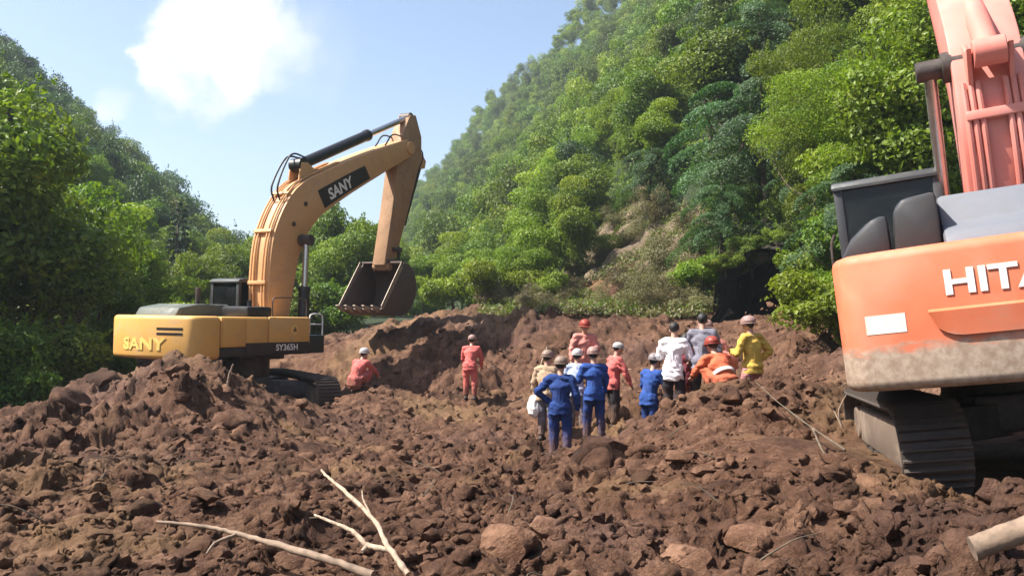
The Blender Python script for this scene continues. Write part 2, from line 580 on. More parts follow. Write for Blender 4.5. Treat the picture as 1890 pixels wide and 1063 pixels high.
def clods(x, y):
    k = np.clip(.55 + 1.3 * fbm(x * .22, y * .22, 3, 3), .25, 1.25)
    wall = np.clip((np.asarray(y) - 24) / 3, 0, 1) * .35
    t = .44 * (lumps(x, y, 1.3, 11, .75, .85) - .35) * (k + wall)
    t = t + .22 * (lumps(x, y, .58, 21, .85, .6) - .3) * (k + wall)
    t = t + .155 * lumps(x, y, .27, 31, .8, .6) * (.5 + .5 * k)
    t = t + .085 * lumps(x, y, .135, 41, .8) * (.45 + .55 * k)
    t = t + .05 * np.abs(perlin(x * 7, y * 7, 43)) + .03 * np.abs(perlin(x * 15, y * 15, 44))
    t = t + .06 * fbm(x * 2.2, y * 2.2, 61, 5, .55)
    return t


def ground_h(x, y):
    """The churned-up debris with its clods; calmer under the machines and where people stand."""
    x = np.asarray(x, float); y = np.asarray(y, float)
    calm = np.ones(x.shape)
    for (cx, cy, r) in CALM:
        d = np.sqrt((x - cx) ** 2 + (y - cy) ** 2) / r
        calm = np.minimum(calm, np.clip((d - .5) * 1.6, .15, 1))
    return base_h(x, y) + (clods(x, y) - .16) * calm


CALM = [(-6.9, 24.2, 3.4), (4.0, 9.4, 2.0), (5.9, 9.4, 2.0), (5.2, 10, 2.4)]

TUN = dict(p=at(1408, 600, 27.5), az=R(24), w=2.05, h=3.5)


def build_ground():
    nA, nR = 780, 640
    ang = np.tan(np.linspace(R(-39), R(39), nA))
    yy = np.exp(np.linspace(math.log(3.2), math.log(46), nR))
    A, Y = np.meshgrid(ang, yy)
    X = A * (Y + 1.5)
    Z = ground_h(X, Y)
    # push the clods sideways too, so that they overhang and steep faces do not streak
    jx = .075 * perlin(X * 2.6 + Z * 3.1, Y * 2.6 - Z * 4.3, 301) + .050 * perlin(X * 6 + Z * 8, Y * 6 + Z * 5, 302) + .022 * perlin(X * 14 + Z * 15, Y * 14 - Z * 11, 303)
    jy = .075 * perlin(X * 2.6 - Z * 3.7, Y * 2.6 + Z * 2.9, 304) + .050 * perlin(X * 6 - Z * 6, Y * 6 + Z * 9, 305) + .022 * perlin(X * 14 - Z * 13, Y * 14 + Z * 16, 306)
    X = X + jx; Y = Y + jy
    V = np.stack([X, Y, Z], -1).reshape(-1, 3)
    i = np.arange(nR - 1)[:, None] * nA + np.arange(nA - 1)[None]
    F = np.stack([i, i + 1, i + 1 + nA, i + nA], -1).reshape(-1, 4)
    # leave out what is well inside the hills and the tunnel mouth
    cx, cy = V[F].mean(1)[:, 0], V[F].mean(1)[:, 1]
    keep = (cx < np.interp(cy, RT_Y, RT_X) + 2.5) & (cx > np.interp(cy, LT_Y, LT_X) - 3.5)
    rel = np.stack([cx - TUN['p'].x, cy - TUN['p'].y], -1)
    fw = rel @ np.array([math.sin(TUN['az']), math.cos(TUN['az'])]); lt = rel @ np.array([math.cos(TUN['az']), -math.sin(TUN['az'])])
    keep &= ~((fw > .6) & (fw < 9) & (np.abs(lt) < TUN['w']))
    F = F[keep]
    used = np.unique(F); mp = -np.ones(len(V), int); mp[used] = np.arange(len(used))
    me = np_mesh('ground', V[used], mp[F])
    o = link('ground', me, M_MUD)
    tag(o, 'churned reddish brown landslide mud and clods', None, None, 'structure')


def mat_hill():
    m, N, L, b = new_mat('hillside_soil')
    geo = N.new('ShaderNodeNewGeometry'); pos = geo.outputs['Position']
    at_ = N.new('ShaderNodeAttribute'); at_.attribute_name = 'soil'
    n = noise_node(N, L, 1.3, 7, .7, pos, .5)
    green = ramp(N, L, n, [(.3, (.012, .022, .008)), (.6, (.035, .055, .016)), (.8, (.06, .075, .025))])
    soil = ramp(N, L, n, [(.3, (.10, .068, .042)), (.55, (.21, .15, .095)), (.75, (.33, .25, .165))])
    L.new(mixrgb(N, L, at_.outputs['Fac'], green, soil), b.inputs['Base Color'])
    b.inputs['Roughness'].default_value = .95
    bump(N, L, b, noise_node(N, L, 5, 8, .75, pos), 1.0, .25)
    return m


def on_hill(px, py):
    """Where the ray of a photo pixel meets the slopes."""
    Y = np.arange(24, 200, .25); v = ray(px, py)
    z = EYE + v.z / v.y * Y
    hit = np.nonzero(base_h(v.x / v.y * Y, Y) >= z)[0]
    Y0 = float(Y[hit[0]]) if len(hit) else 60.0
    return v.x / v.y * Y0, Y0


SCAR = [(*on_hill(px, py), r_) for px, py, r_ in ((1000, 565, 1.9), (1060, 545, 2.2), (1090, 490, 1.8), (1130, 430, 1.7), (1150, 385, 1.3), (1170, 480, 2.0), (1200, 555, 2.4), (1270, 560, 1.8), (1230, 470, 1.9), (1120, 560, 2.2), (1300, 520, 1.2), (920, 570, 1.6))]


def scar(x, y):
    """1 inside the bare slip above the ledge."""
    t = np.zeros(np.shape(x))
    for (cx, cy, r_) in SCAR:
        t = np.maximum(t, np.clip(1.7 - np.sqrt((x - cx) ** 2 + ((y - cy) * .8) ** 2) / r_ * 1.1, 0, 1))
    return np.clip(t + .35 * fbm(np.asarray(x) * .5, np.asarray(y) * .5, 77, 3), 0, 1) * (t > 0)


def build_hillside():
    parts = []
    specs = [('valley_floor_and_hills', np.concatenate([np.linspace(-60, 55, 300)]), np.concatenate([np.linspace(-40, 20, 40), np.linspace(20.5, 70, 140), 70 + np.cumsum(np.linspace(.8, 4, 60))]))]
    for nm_, xs, ys in specs:
        X, Y = np.meshgrid(xs, ys)
        X = X * (1 + np.clip((Y - 50) / 80, 0, 4))
        Z = base_h(X, Y)
        near = (Y < 45.5) & (np.abs(X) < (Y + 1.5) * .80) & (Y > 3.3)
        mudzone = near & (X < np.interp(Y, RT_Y, RT_X) + 2.2) & (X > np.interp(Y, LT_Y, LT_X) - 3.2)
        rough = .25 * fbm(X * .5, Y * .5, 81, 4) + .55 * scar(X, Y) * (lumps(X, Y, 1.1, 83) - .3)
        Z = Z + np.where(mudzone, -.75, rough * np.clip(hill_r(X, Y) + hill_l(X, Y), .2, 1.4))
        V = np.stack([X, Y, Z], -1).reshape(-1, 3)
        nR, nA = X.shape
        i = np.arange(nR - 1)[:, None] * nA + np.arange(nA - 1)[None]
        F = np.stack([i, i + 1, i + 1 + nA, i + nA], -1).reshape(-1, 4)
        c = V[F].mean(1)
        rel = np.stack([c[:, 0] - TUN['p'].x, c[:, 1] - TUN['p'].y], -1)
        fw = rel @ np.array([math.sin(TUN['az']), math.cos(TUN['az'])]); lt = rel @ np.array([math.cos(TUN['az']), -math.sin(TUN['az'])])
        hole = (np.abs(lt) < TUN['w'] * .9) & (fw > 0) & (fw < 9.5) & (c[:, 2] < TUN['p'].z + TUN['h'] - .85)
        F = F[~hole]
        me = np_mesh(nm_, V, F)
        set_attr(me, 'soil', np.clip(scar(V[:, 0], V[:, 1]) * 1.3, 0, 1) + (np.abs(hill_r(V[:, 0], V[:, 1]) + hill_l(V[:, 0], V[:, 1])) < .9) * .6 * (V[:, 1] < 48))
        o = link('hillside', me, mat_hill())
        tag(o, 'steep wooded valley sides with a bare slip', None, None, 'structure')
    # far ground sheet out to the horizon and distant blue mountains
    X, Y = np.meshgrid(np.linspace(-3200, 3200, 60), np.linspace(-400, 4200, 60))
    V = np.stack([X, Y, np.full(X.shape, -9.0)], -1).reshape(-1, 3)
    i = np.arange(59)[:, None] * 60 + np.arange(59)[None]
    me = np_mesh('terrain', V, np.stack([i, i + 1, i + 61, i + 60], -1).reshape(-1, 4)); set_attr(me, 'soil', np.zeros(len(V)))
    tag(link('terrain', me, bpy.data.materials['hillside_soil']), 'dark green far valley ground', None, None, 'structure')
    X, Y = np.meshgrid(np.linspace(-640, 300, 110), np.linspace(380, 600, 40))
    Z = -9 + (48 + 20 * fbm(X * .008, Y * .009, 91, 4)) * np.clip((Y - 380) / 160, 0, 1) ** 1.1
    V = np.stack([X, Y, Z], -1).reshape(-1, 3)
    i = np.arange(39)[:, None] * 110 + np.arange(109)[None]
    me = np_mesh('mountain', V, np.stack([i, i + 1, i + 111, i + 110], -1).reshape(-1, 4)); set_attr(me, 'soil', np.zeros(len(V)))
    tag(link('mountain', me, bpy.data.materials['hillside_soil']), 'distant hazy blue mountain at the head of the valley', None, None, 'structure')


def build_tunnel():
    az, p, w, h = TUN['az'], TUN['p'], TUN['w'], TUN['h']
    m = mat_plain('hollow_shade_rock', (.022, .018, .014), .95, 0, .4, 3, .8)  # the hollow's deep shade is put into this near-black colour
    n, ns = 14, 12
    V, F = [], []
    for k in range(ns):
        y = 1.9 + k * .75
        for j in range(n + 1):
            t = math.pi * j / n
            x = -math.cos(t) * w * (1 + .12 * math.sin(5 * t + k)) ; z = math.sin(t) ** .45 * h * (1 + .06 * math.sin(3 * t + 2 * k)) - .5
            yq = y + max(0, z) * 1.2 * (1 - k / (ns - 1)) + .35 * math.sin(4.1 * t + 1)
            V.append((p.x + x * math.cos(az) + yq * math.sin(az), p.y - x * math.sin(az) + yq * math.cos(az), p.z + z))
    for k in range(ns - 1):
        for j in range(n):
            a = k * (n + 1) + j
            F.append((a, a + 1, a + n + 2, a + n + 1))
        F.append((k * (n + 1), (k + 1) * (n + 1), (k + 1) * (n + 1) + n, k * (n + 1) + n))
    me = bpy.data.meshes.new('tunnel'); me.from_pydata(V, [], F + [tuple((ns - 1) * (n + 1) + j for j in range(n + 1))]); me.update()
    tag(link('tunnel', me, m), 'dark hollow in the foot of the right hillside', None, None, 'structure')


build_ground()
build_hillside()
build_tunnel()


# ------------------------------------------------------------------ vegetation
def leaf_cards(C, Nrm, size, asp=.55, seed=0):
    """Diamond leaves at C facing Nrm. Returns V, F."""
    r = np.random.default_rng(seed)
    n = len(C)
    Nrm = Nrm / (np.linalg.norm(Nrm, axis=1, keepdims=True) + 1e-9)
    a = r.normal(size=(n, 3)); u = np.cross(Nrm, a); u /= np.linalg.norm(u, axis=1, keepdims=True) + 1e-9
    v = np.cross(Nrm, u)
    s = np.asarray(size).reshape(-1, 1) * np.ones((n, 1))
    V = np.stack([C + u * s, C + v * s * asp + Nrm * s * .12, C - u * s, C - v * s * asp + Nrm * s * .12], 1).reshape(-1, 3)
    F = np.arange(4 * n).reshape(-1, 4)
    return V, F


def rand_dirs(r, n, zbias=0.0):
    d = r.normal(size=(n, 3)); d[:, 2] += zbias
    return d / np.linalg.norm(d, axis=1, keepdims=True)


def crown_points(r, nl, rad, z0, lobe, nleaf, leaf):
    """Lobed crown: leaf positions, normals, tint."""
    nlimb = max(5, nl // 4)
    dl = rand_dirs(r, nlimb, .35); ll_ = r.uniform(.6, 1.3, nlimb)
    pick = r.integers(0, nlimb, nl)
    LC = dl[pick] * (ll_[pick] * r.uniform(.4, 1.0, nl))[:, None] + r.normal(size=(nl, 3)) * .2
    LC = LC * np.array([rad[0], rad[1], rad[2]]) * .8
    LC[:, 2] += z0 + rad[2]
    LS = lobe * r.uniform(.5, 1.4, nl)
    per = (LS ** 2 / (LS ** 2).sum() * nleaf).astype(int) + 1
    Cs, Ns, Ts = [], [], []
    for c, s, k in zip(LC, LS, per):
        dd = rand_dirs(r, k, .45)
        rad_ = s * (1 - .45 * r.random(k) ** 2.2)[:, None]
        sq = np.array([1.2, 1.2, .62]) * r.uniform(.8, 1.2, 3)
        Cs.append(c + dd * rad_ * sq + r.normal(size=(k, 3)) * leaf * .5)
        Ns.append(dd + rand_dirs(r, k) * 1.05 + np.array([0, 0, .3]))
        Ts.append(np.clip(r.normal(.5, .15, k) + r.normal(0, .17), 0, 1))
        for _ in range(4):
            e = rand_dirs(r, 1, .5)[0] * s * r.uniform(1.15, 1.75); m_ = max(3, k // 28)
            tt = r.uniform(.45, 1, m_)[:, None]
            Cs.append(c + e * tt + r.normal(size=(m_, 3)) * s * .10 * (1.25 - tt) - np.array([0, 0, .12]) * s * tt ** 2); Ns.append(rand_dirs(r, m_) + np.array([0, 0, .6])); Ts.append(np.clip(r.normal(.6, .15, m_), 0, 1))
    return np.concatenate(Cs), np.concatenate(Ns), np.concatenate(Ts), LC


def trunk_mesh(name, h, r0, limbs, seed):
    rr = random.Random(seed)
    mb = MB()
    lean = Vector((rr.uniform(-.12, .12), rr.uniform(-.12, .12), 0))
    pts = [Vector((0, 0, -.6)) + lean * 0] + [Vector((rr.uniform(-.05, .05) * h * .3, rr.uniform(-.05, .05) * h * .3, h * t)) + lean * h * t for t in (.12, .35, .6, .85, 1)]
    pts[1].x *= .2; pts[1].y *= .2
    mb.tube(pts, [r0 * 1.25, r0, r0 * .85, r0 * .62, r0 * .4, r0 * .2], 7)
    for c in limbs:
        t = rr.uniform(.35, .85)
        s = pts[0].lerp(pts[-1], t)
        e = Vector(c)
        m = s.lerp(e, .5) + Vector((0, 0, -.08 * h))
        mb.tube(catmull([s, m, e], 3), [r0 * .38 * (1 - .12 * i) for i in range(7)], 5)
    return mb.mesh(name)


PROTO = {}


def proto_broad(key, h, rad, lobe, nl, nleaf, leaf, mat, seed, clear=.18, dim=.55):
    r = np.random.default_rng(seed)
    C, Nn, T, LC = crown_points(r, nl, rad, h * clear, lobe, nleaf, leaf)
    V, F = leaf_cards(C, Nn, leaf * r.uniform(.6, 1.25, len(C)), dim, seed)
    me = np_mesh('crown', V, F, False); set_attr(me, 'tint', np.repeat(T, 4)); me.materials.append(mat)
    tm = trunk_mesh('trunk', h * (clear + .55), .035 * h * .5, [LC[i] for i in range(0, len(LC), max(1, len(LC) // 7))], seed)
    tm.materials.append(M_BARK)
    PROTO[key] = (tm, me, h)


def proto_conifer(key, h, rb, nleaf, leaf, mat, seed, droop=.35):
    r = np.random.default_rng(seed)
    Cs, Ns, Ts = [], [], []
    nw = 15
    for k in range(nw):
        z = h * (.12 + .86 * k / nw)
        L_ = rb * (1 - k / nw) ** .8 * r.uniform(.75, 1.15) + .15
        nb = max(5, int(11 * (1 - k / nw)))
        for j in range(nb):
            a = 2 * np.pi * (j + r.random() * .8) / nb
            ll = L_ * r.uniform(.7, 1.1)
            n = int(nleaf / (nw * 7))
            t = r.random(n) ** .6
            x = t * ll; zz = z + .15 * ll * t - droop * ll * t * t
            side = (r.random(n) - .5) * .55 * ll * (1.05 - t)
            P = np.stack([np.cos(a) * x - np.sin(a) * side, np.sin(a) * x + np.cos(a) * side, zz + r.normal(size=n) * .06], -1)
            Cs.append(P); Ns.append(rand_dirs(r, n) * .6 + np.array([np.cos(a) * .4, np.sin(a) * .4, .8])); Ts.append(np.clip(r.normal(.45, .16, n) + .25 * (t - .5), 0, 1))
    C = np.concatenate(Cs); Nn = np.concatenate(Ns); T = np.concatenate(Ts)
    V, F = leaf_cards(C, Nn, leaf * r.uniform(.6, 1.25, len(C)), .4, seed)
    me = np_mesh('crown', V, F, False); set_attr(me, 'tint', np.repeat(T, 4)); me.materials.append(mat)
    tm = trunk_mesh('trunk', h * .97, .02 * h, [], seed); tm.materials.append(M_BARK)
    PROTO[key] = (tm, me, h)


def proto_frond(key, h, reach, nb, nleaf, leaf, mat, seed):
    """Tree with long arching, drooping boughs in layers."""
    r = np.random.default_rng(seed)
    Cs, Ns, Ts, tips = [], [], [], []
    for j in range(nb):
        a = 2.4 * j + r.uniform(-.3, .3)
        z0 = h * (.35 + .6 * j / nb); ll = reach * r.uniform(.7, 1.15) * (1.15 - .45 * j / nb)
        n = nleaf // nb
        t = r.random(n) ** .75
        x = t * ll; z = z0 + .42 * ll * t - .75 * ll * t * t
        side = (r.random(n) - .5) * 2 * (.10 + .26 * np.sin(np.pi * np.clip(t, .05, 1))) * ll * .6
        hang = -np.abs(r.normal(size=n)) * .12 * ll
        Cs.append(np.stack([np.cos(a) * x - np.sin(a) * side, np.sin(a) * x + np.cos(a) * side, z + hang * .8 - np.abs(side) * .25], -1))
        Ns.append(rand_dirs(r, n) * .7 + np.array([np.cos(a) * .5, np.sin(a) * .5, .8])); Ts.append(np.clip(r.normal(.5, .15, n) + r.normal(0, .1), 0, 1))
        tips.append((np.cos(a) * ll * .7, np.sin(a) * ll * .7, z0 + .42 * ll * .7 - .75 * ll * .49))
    C = np.concatenate(Cs); Nn = np.concatenate(Ns); T = np.concatenate(Ts)
    V, F = leaf_cards(C, Nn, leaf * r.uniform(.6, 1.3, len(C)), .38, seed)
    me = np_mesh('crown', V, F, False); set_attr(me, 'tint', np.repeat(T, 4)); me.materials.append(mat)
    tm = trunk_mesh('trunk', h * .93, .022 * h, tips[::2], seed); tm.materials.append(M_BARK)
    PROTO[key] = (tm, me, h)


proto_broad('broad_a', 7.0, (2.9, 2.8, 2.7), 1.0, 30, 19000, .10, M_LEAF, 1)
proto_broad('broad_b', 8.0, (2.7, 3.0, 3.1), 1.05, 28, 19000, .105, M_LEAF, 2)
proto_broad('bright_a', 6.5, (3.0, 2.8, 2.5), .92, 34, 21000, .095, M_LEAF_BRIGHT, 3)
proto_broad('bright_b', 7.5, (2.6, 2.7, 3.0), .86, 34, 21000, .09, M_LEAF_BRIGHT, 4)
proto_broad('blue_a', 7.5, (2.8, 2.8, 2.9), 1.0, 28, 17000, .105, M_LEAF_BLUE, 5)
proto_broad('shrub_a', 2.6, (1.6, 1.5, 1.15), .5, 20, 11000, .062, M_LEAF, 6, .02)
proto_broad('shrub_b', 2.4, (1.5, 1.6, 1.05), .46, 20, 11000, .058, M_LEAF_BRIGHT, 7, .02)
proto_broad('shrub_dry', 1.8, (1.2, 1.2, .8), .4, 16, 5000, .05, M_LEAF_DRY, 8, .02, .35)
proto_conifer('conifer', 9.0, 2.1, 14000, .11, M_NEEDLE, 9)
proto_frond('frond', 7.0, 3.4, 20, 22000, .075, M_LEAF_BLUE, 10)
proto_broad('fine_big', 8.5, (3.3, 3.2, 3.5), .8, 64, 60000, .052, M_LEAF_BRIGHT, 12, .12, .42)

TREES = []      # (px, py, Y, key, scale, object)


def plant(key, x, y, s, rz=None, name='tree', sink=.15, zabs=None):
    tm, cm_, h = PROTO[key]
    z = float(base_h(np.array([x]), np.array([y]))[0]) - sink
    if zabs is not None: z = zabs
    e = empty(name, (x, y, z), (random.uniform(-.06, .06), random.uniform(-.06, .06), random.uniform(0, 6.28) if rz is None else rz))
    k = random.uniform(.9, 1.12)
    e.scale = (s * k * random.uniform(.85, 1.2), s * k * random.uniform(.85, 1.2), s * random.uniform(.85, 1.2))
    link('trunk', tm, None, e)
    link('crown', cm_, None, e)
    px, py = project(x, y, z + h * s * .6)
    TREES.append((float(px), float(py), y, key, s, e))
    return e


def in_tunnel_mouth(x, y, m=.4):
    rx, ry = x - TUN['p'].x, y - TUN['p'].y
    fw = rx * math.sin(TUN['az']) + ry * math.cos(TUN['az']); lt = rx * math.cos(TUN['az']) - ry * math.sin(TUN['az'])
    return abs(lt) < TUN['w'] + m and -7 < fw < 5.8


# placed trees on the near right slope:  key, px, depth, scale
NEAR = [('fine_big', 1600, 27.5, 1.02), ('fine_big', 1500, 31, .95), ('bright_b', 1690, 25, .9), ('fine_big', 1760, 31, 1.05), ('bright_b', 1860, 27, 1.0),
        ('frond', 1420, 36, .95), ('frond', 1360, 39, .9), ('frond', 1330, 34.5, .6), ('frond', 1565, 26, .6),
        ('shrub_b', 1530, 21.5, .85), ('shrub_b', 1575, 20.5, .95), ('shrub_a', 1620, 21, 1.1), ('shrub_b', 1565, 24, .9), ('shrub_a', 1580, 25.5, 1.3), ('shrub_b', 1555, 26.5, 1.0),
        ('shrub_b', 1295, 34, .8),
        ('bright_a', 1000, 47, .72), ('bright_a', 940, 52, .78), ('bright_b', 1060, 47, .8), ('bright_a', 890, 56, .75), ('bright_b', 840, 62, .8), ('bright_a', 970, 44, .5), ('shrub_b', 900, 46, 1.3), ('shrub_b', 850, 50, 1.3), ('shrub_b', 945, 42.5, 1.1), ('shrub_b', 1010, 42, 1.0)]
for k, px, Y, s in NEAR:
    p = at(px, 600, Y)
    plant(k, p.x, p.y, s, name='shrub' if 'shrub' in k else 'tree')
for k, px, py, s in (('shrub_a', 1345, 415, .7), ('shrub_a', 1390, 405, .7), ('shrub_a', 1440, 410, .7), ('shrub_a', 1545, 470, .8), ('shrub_b', 1540, 560, .7), ('frond', 1400, 400, .45), ('shrub_a', 1300, 470, .7), ('frond', 1480, 395, .45)):
    x_, y_ = on_hill(px, py)
    plant(k, x_, y_, s, name='shrub' if 'shrub' in k else 'tree')
for q in range(7):                                   # growth hanging over the rim of the hollow
    t_ = math.pi * (.16 + .60 * q / 6); x_ = -math.cos(t_) * TUN['w'] * 1.08; z_ = math.sin(t_) ** .45 * TUN['h'] - .5
    y_ = 2.0 + max(0, z_) * 1.2 + .15 * (q % 2)
    plant('shrub_a' if q % 3 else 'shrub_b', TUN['p'].x + x_ * math.cos(TUN['az']) + y_ * math.sin(TUN['az']), TUN['p'].y - x_ * math.sin(TUN['az']) + y_ * math.cos(TUN['az']), (.36, .42, .30)[q % 3], name='shrub', zabs=TUN['p'].z + z_ - .12)
# near left: the shaded thicket at the left edge
for k, px, Y, s in (('broad_a', 40, 27, .85), ('broad_b', 130, 30, .8), ('broad_a', -60, 24, 1.0), ('bright_a', 60, 36, 1.0), ('bright_b', 230, 40, .75), ('broad_a', 170, 34, .6), ('shrub_a', 120, 25.5, 1.0), ('shrub_a', 60, 23.5, 1.1), ('shrub_a', 190, 28.5, .9), ('shrub_a', 10, 21.5, 1.1), ('broad_b', -10, 33, 1.0),
                    ('bright_a', 330, 46, .75), ('broad_a', 420, 52, .8), ('bright_a', 455, 60, .8), ('shrub_b', 300, 39, 1.2), ('shrub_b', 360, 42, 1.2), ('broad_b', 620, 58, .95), ('blue_a', 590, 66, .9), ('broad_a', 650, 50, .7), ('blue_a', 690, 62, .8), ('shrub_a', 600, 46, 1.3), ('shrub_a', 560, 44, 1.2), ('shrub_a', 640, 44, 1.2)):
    p = at(px, 600, Y)
    plant(k, p.x, p.y, s, name='shrub' if 'shrub' in k else 'tree')

for x_, y_, s_ in ((-22, 16.5, 1.15), (-22.5, 20, 1.1), (-23, 23.4, 1.1)):  # unseen trees left of the view, added to shade the thicket
    plant('broad_b' if s_ > 1.4 else 'broad_a', x_, y_, s_)

FAR = []
pts_used = [(t[5].location.x, t[5].location.y) for t in TREES]
cand = []
y = 24.0
while y < 330:
    sp = 2.7 + .018 * y if y < 74 else 2.3 + .005 * y
    for x in np.arange(-1.0 * y - 10, .85 * y + 10, sp):
        cand.append((x + rng.uniform(-.45, .45) * sp, y + rng.uniform(-.45, .45) * sp))
    y += sp * 1.0
cand = np.array(cand)
cz = base_h(cand[:, 0], cand[:, 1])
cpx, cpy = project(cand[:, 0], cand[:, 1], cz)
hr, hl = hill_r(cand[:, 0], cand[:, 1]), hill_l(cand[:, 0], cand[:, 1])
ok_ = (cpx > -170) & (cpx < 2060) & (cpy > -90)
cand, cz, cpx, cpy, hr, hl = cand[ok_], cz[ok_], cpx[ok_], cpy[ok_], hr[ok_], hl[ok_]
seen_ = np.ones(len(cand), bool)               # leave out what stands wholly behind a spur
for t_ in np.linspace(.25, .94, 26):
    seen_ &= base_h(cand[:, 0] * t_, cand[:, 1] * t_) + 1.0 < EYE + (cz + 8.5 - EYE) * t_
cand, cz, cpx, cpy, hr, hl = cand[seen_], cz[seen_], cpx[seen_], cpy[seen_], hr[seen_], hl[seen_]
n_ind = 0
for (x, y), z, px, py, a, b in zip(cand, cz, cpx, cpy, hr, hl):
    if not (-170 < px < 2060) or py < -90:
        continue
    if y < 58 and max(a, b) < 2.6:
        continue
    if y < 60 and scar(np.array([x]), np.array([y]))[0] > .15:
        continue
    if in_tunnel_mouth(x, y, 1.2):
        continue
    if y < 60 and any((x - u) ** 2 + (y - v) ** 2 < 5.0 for u, v in pts_used):
        continue
    side = 'R' if a > b else 'L'
    if y < 74:
        w = rng.random()
        if side == 'R':
            key = 'bright_a' if w < .40 else 'bright_b' if w < .70 else 'broad_a' if w < .88 else 'frond' if w < .95 else 'blue_a'
            if px > 1240 and px < 1420: key = 'broad_b' if w < .5 else 'blue_a' if w < .8 else 'frond'
        else:
            key = 'broad_a' if w < .28 else 'broad_b' if w < .46 else 'blue_a' if w < .58 else 'conifer' if w < .68 else 'bright_a' if w < .86 else 'bright_b'
        plant(key, x, y, rng.uniform(.45, .98))
    else:
        FAR.append((x, y, z, side))


def build_forest():
    """The wood on the far slopes, which reads as one mass: crowns spread over points by geometry nodes."""
    for side, mats in (('R', (M_LEAF, M_LEAF_BRIGHT, M_LEAF)), ('L', (M_LEAF_BLUE, M_LEAF, M_LEAF_BLUE))):
        cc = bpy.data.collections.new('forest_crowns_' + side)
        for q in range(6):
            r = np.random.default_rng(200 + q + (50 if side == 'L' else 0))
            C, Nn, T, LC = crown_points(r, 24, (2.5, 2.5, 2.9), .3, .95, 3600, .13)
            V, F = leaf_cards(C, Nn, .135 * r.uniform(.6, 1.3, len(C)), .6, 200 + q)
            me = np_mesh('forest_crown', V, F, False); set_attr(me, 'tint', np.repeat(T, 4)); me.materials.append(mats[q % 3])
            cc.objects.link(bpy.data.objects.new('forest_crown', me))
        rr = np.random.default_rng(33)
        P = np.array([(x, y, z - .9) for (x, y, z, sd) in FAR if sd == side], dtype=np.float32)
        n = len(P)
        me = bpy.data.meshes.new('forest'); me.vertices.add(n); me.vertices.foreach_set('co', P.ravel())
        sc_ = rr.uniform(.5, 1.05, n)
        a = me.attributes.new('crown_scale', 'FLOAT_VECTOR', 'POINT'); a.data.foreach_set('vector', np.stack([sc_, sc_, sc_ * rr.uniform(.85, 1.5, n)], -1).astype(np.float32).ravel())
        a = me.attributes.new('crown_turn', 'FLOAT_VECTOR', 'POINT'); a.data.foreach_set('vector', np.stack([rr.uniform(-.1, .1, n), rr.uniform(-.1, .1, n), rr.uniform(0, 6.28, n)], -1).astype(np.float32).ravel())
        a = me.attributes.new('crown_pick', 'INT', 'POINT'); a.data.foreach_set('value', rr.integers(0, 6, n).astype(np.int32))
        me.update()
        o = link('forest', me)
        ng = bpy.data.node_groups.new('forest_' + side, 'GeometryNodeTree')
        ng.interface.new_socket('Geometry', in_out='INPUT', socket_type='NodeSocketGeometry')
        ng.interface.new_socket('Geometry', in_out='OUTPUT', socket_type='NodeSocketGeometry')
        N, L = ng.nodes, ng.links
        gi, go = N.new('NodeGroupInput'), N.new('NodeGroupOutput')
        ip = N.new('GeometryNodeInstanceOnPoints'); ci = N.new('GeometryNodeCollectionInfo')
        ci.inputs['Collection'].default_value = cc; ci.inputs['Separate Children'].default_value = True; ci.inputs['Reset Children'].default_value = True
        L.new(gi.outputs[0], ip.inputs['Points']); L.new(ci.outputs[0], ip.inputs['Instance']); ip.inputs['Pick Instance'].default_value = True
        for nm_, ty, sock in (('crown_pick', 'INT', 'Instance Index'), ('crown_turn', 'FLOAT_VECTOR', 'Rotation'), ('crown_scale', 'FLOAT_VECTOR', 'Scale')):
            na = N.new('GeometryNodeInputNamedAttribute'); na.data_type = ty; na.inputs['Name'].default_value = nm_
            L.new(na.outputs['Attribute'], ip.inputs[sock])
        L.new(ip.outputs[0], go.inputs[0])
        md = o.modifiers.new('forest', 'NODES'); md.node_group = ng
        tag(o, 'far wood covering the %s valley slope' % ('right' if side == 'R' else 'left'), 'forest', None, 'stuff')


build_forest()


def scatter_cover(name, label, n, region, mat, leaf, height, seed, per=9):
    """Low ground cover of leafy tufts on the slopes."""
    r = np.random.default_rng(seed)
    x, y = region(r, n)
    z = base_h(x, y)
    px, py = project(x, y, z)
    ok = (px > -120) & (px < 2010) & (py > -60)
    x, y, z = x[ok], y[ok], z[ok]
    n = len(x)
    hgt = height * r.uniform(.4, 1.2, n)
    C = np.repeat(np.stack([x, y, z], -1), per, 0)
    hh = np.repeat(hgt, per)
    d = rand_dirs(r, n * per, .4); d[:, 2] = np.abs(d[:, 2])
    C = C + d * hh[:, None] * np.array([.8, .8, 1.0]) * r.uniform(.4, 1, n * per)[:, None]
    V, F = leaf_cards(C, d + rand_dirs(r, n * per) * .8, leaf * r.uniform(.6, 1.4, n * per), .5, seed)
    me = np_mesh(name, V, F, False)
    set_attr(me, 'tint', np.repeat(np.clip(r.normal(.5, .18, n * per) + np.repeat(r.normal(0, .12, n), per), 0, 1), 4))
    tag(link(name, me, mat), label, 'ground cover', None, 'stuff')


def reg_slopes(r, n):
    y = r.uniform(20, 80, n * 3)
    rightside = r.random(n * 3) < .6
    x = np.where(rightside, np.interp(y, RT_Y, RT_X) + r.uniform(1.2, 34, n * 3), np.interp(y, LT_Y, LT_X) - r.uniform(0, 34, n * 3))
    ok = (scar(x, y) < .3)
    rx, ry = x - TUN['p'].x, y - TUN['p'].y
    fw = rx * math.sin(TUN['az']) + ry * math.cos(TUN['az']); lt = rx * math.cos(TUN['az']) - ry * math.sin(TUN['az'])
    ok &= ~((np.abs(lt) < TUN['w'] + .25) & (fw > -7) & (fw < 5.6))
    return x[ok][:n], y[ok][:n]


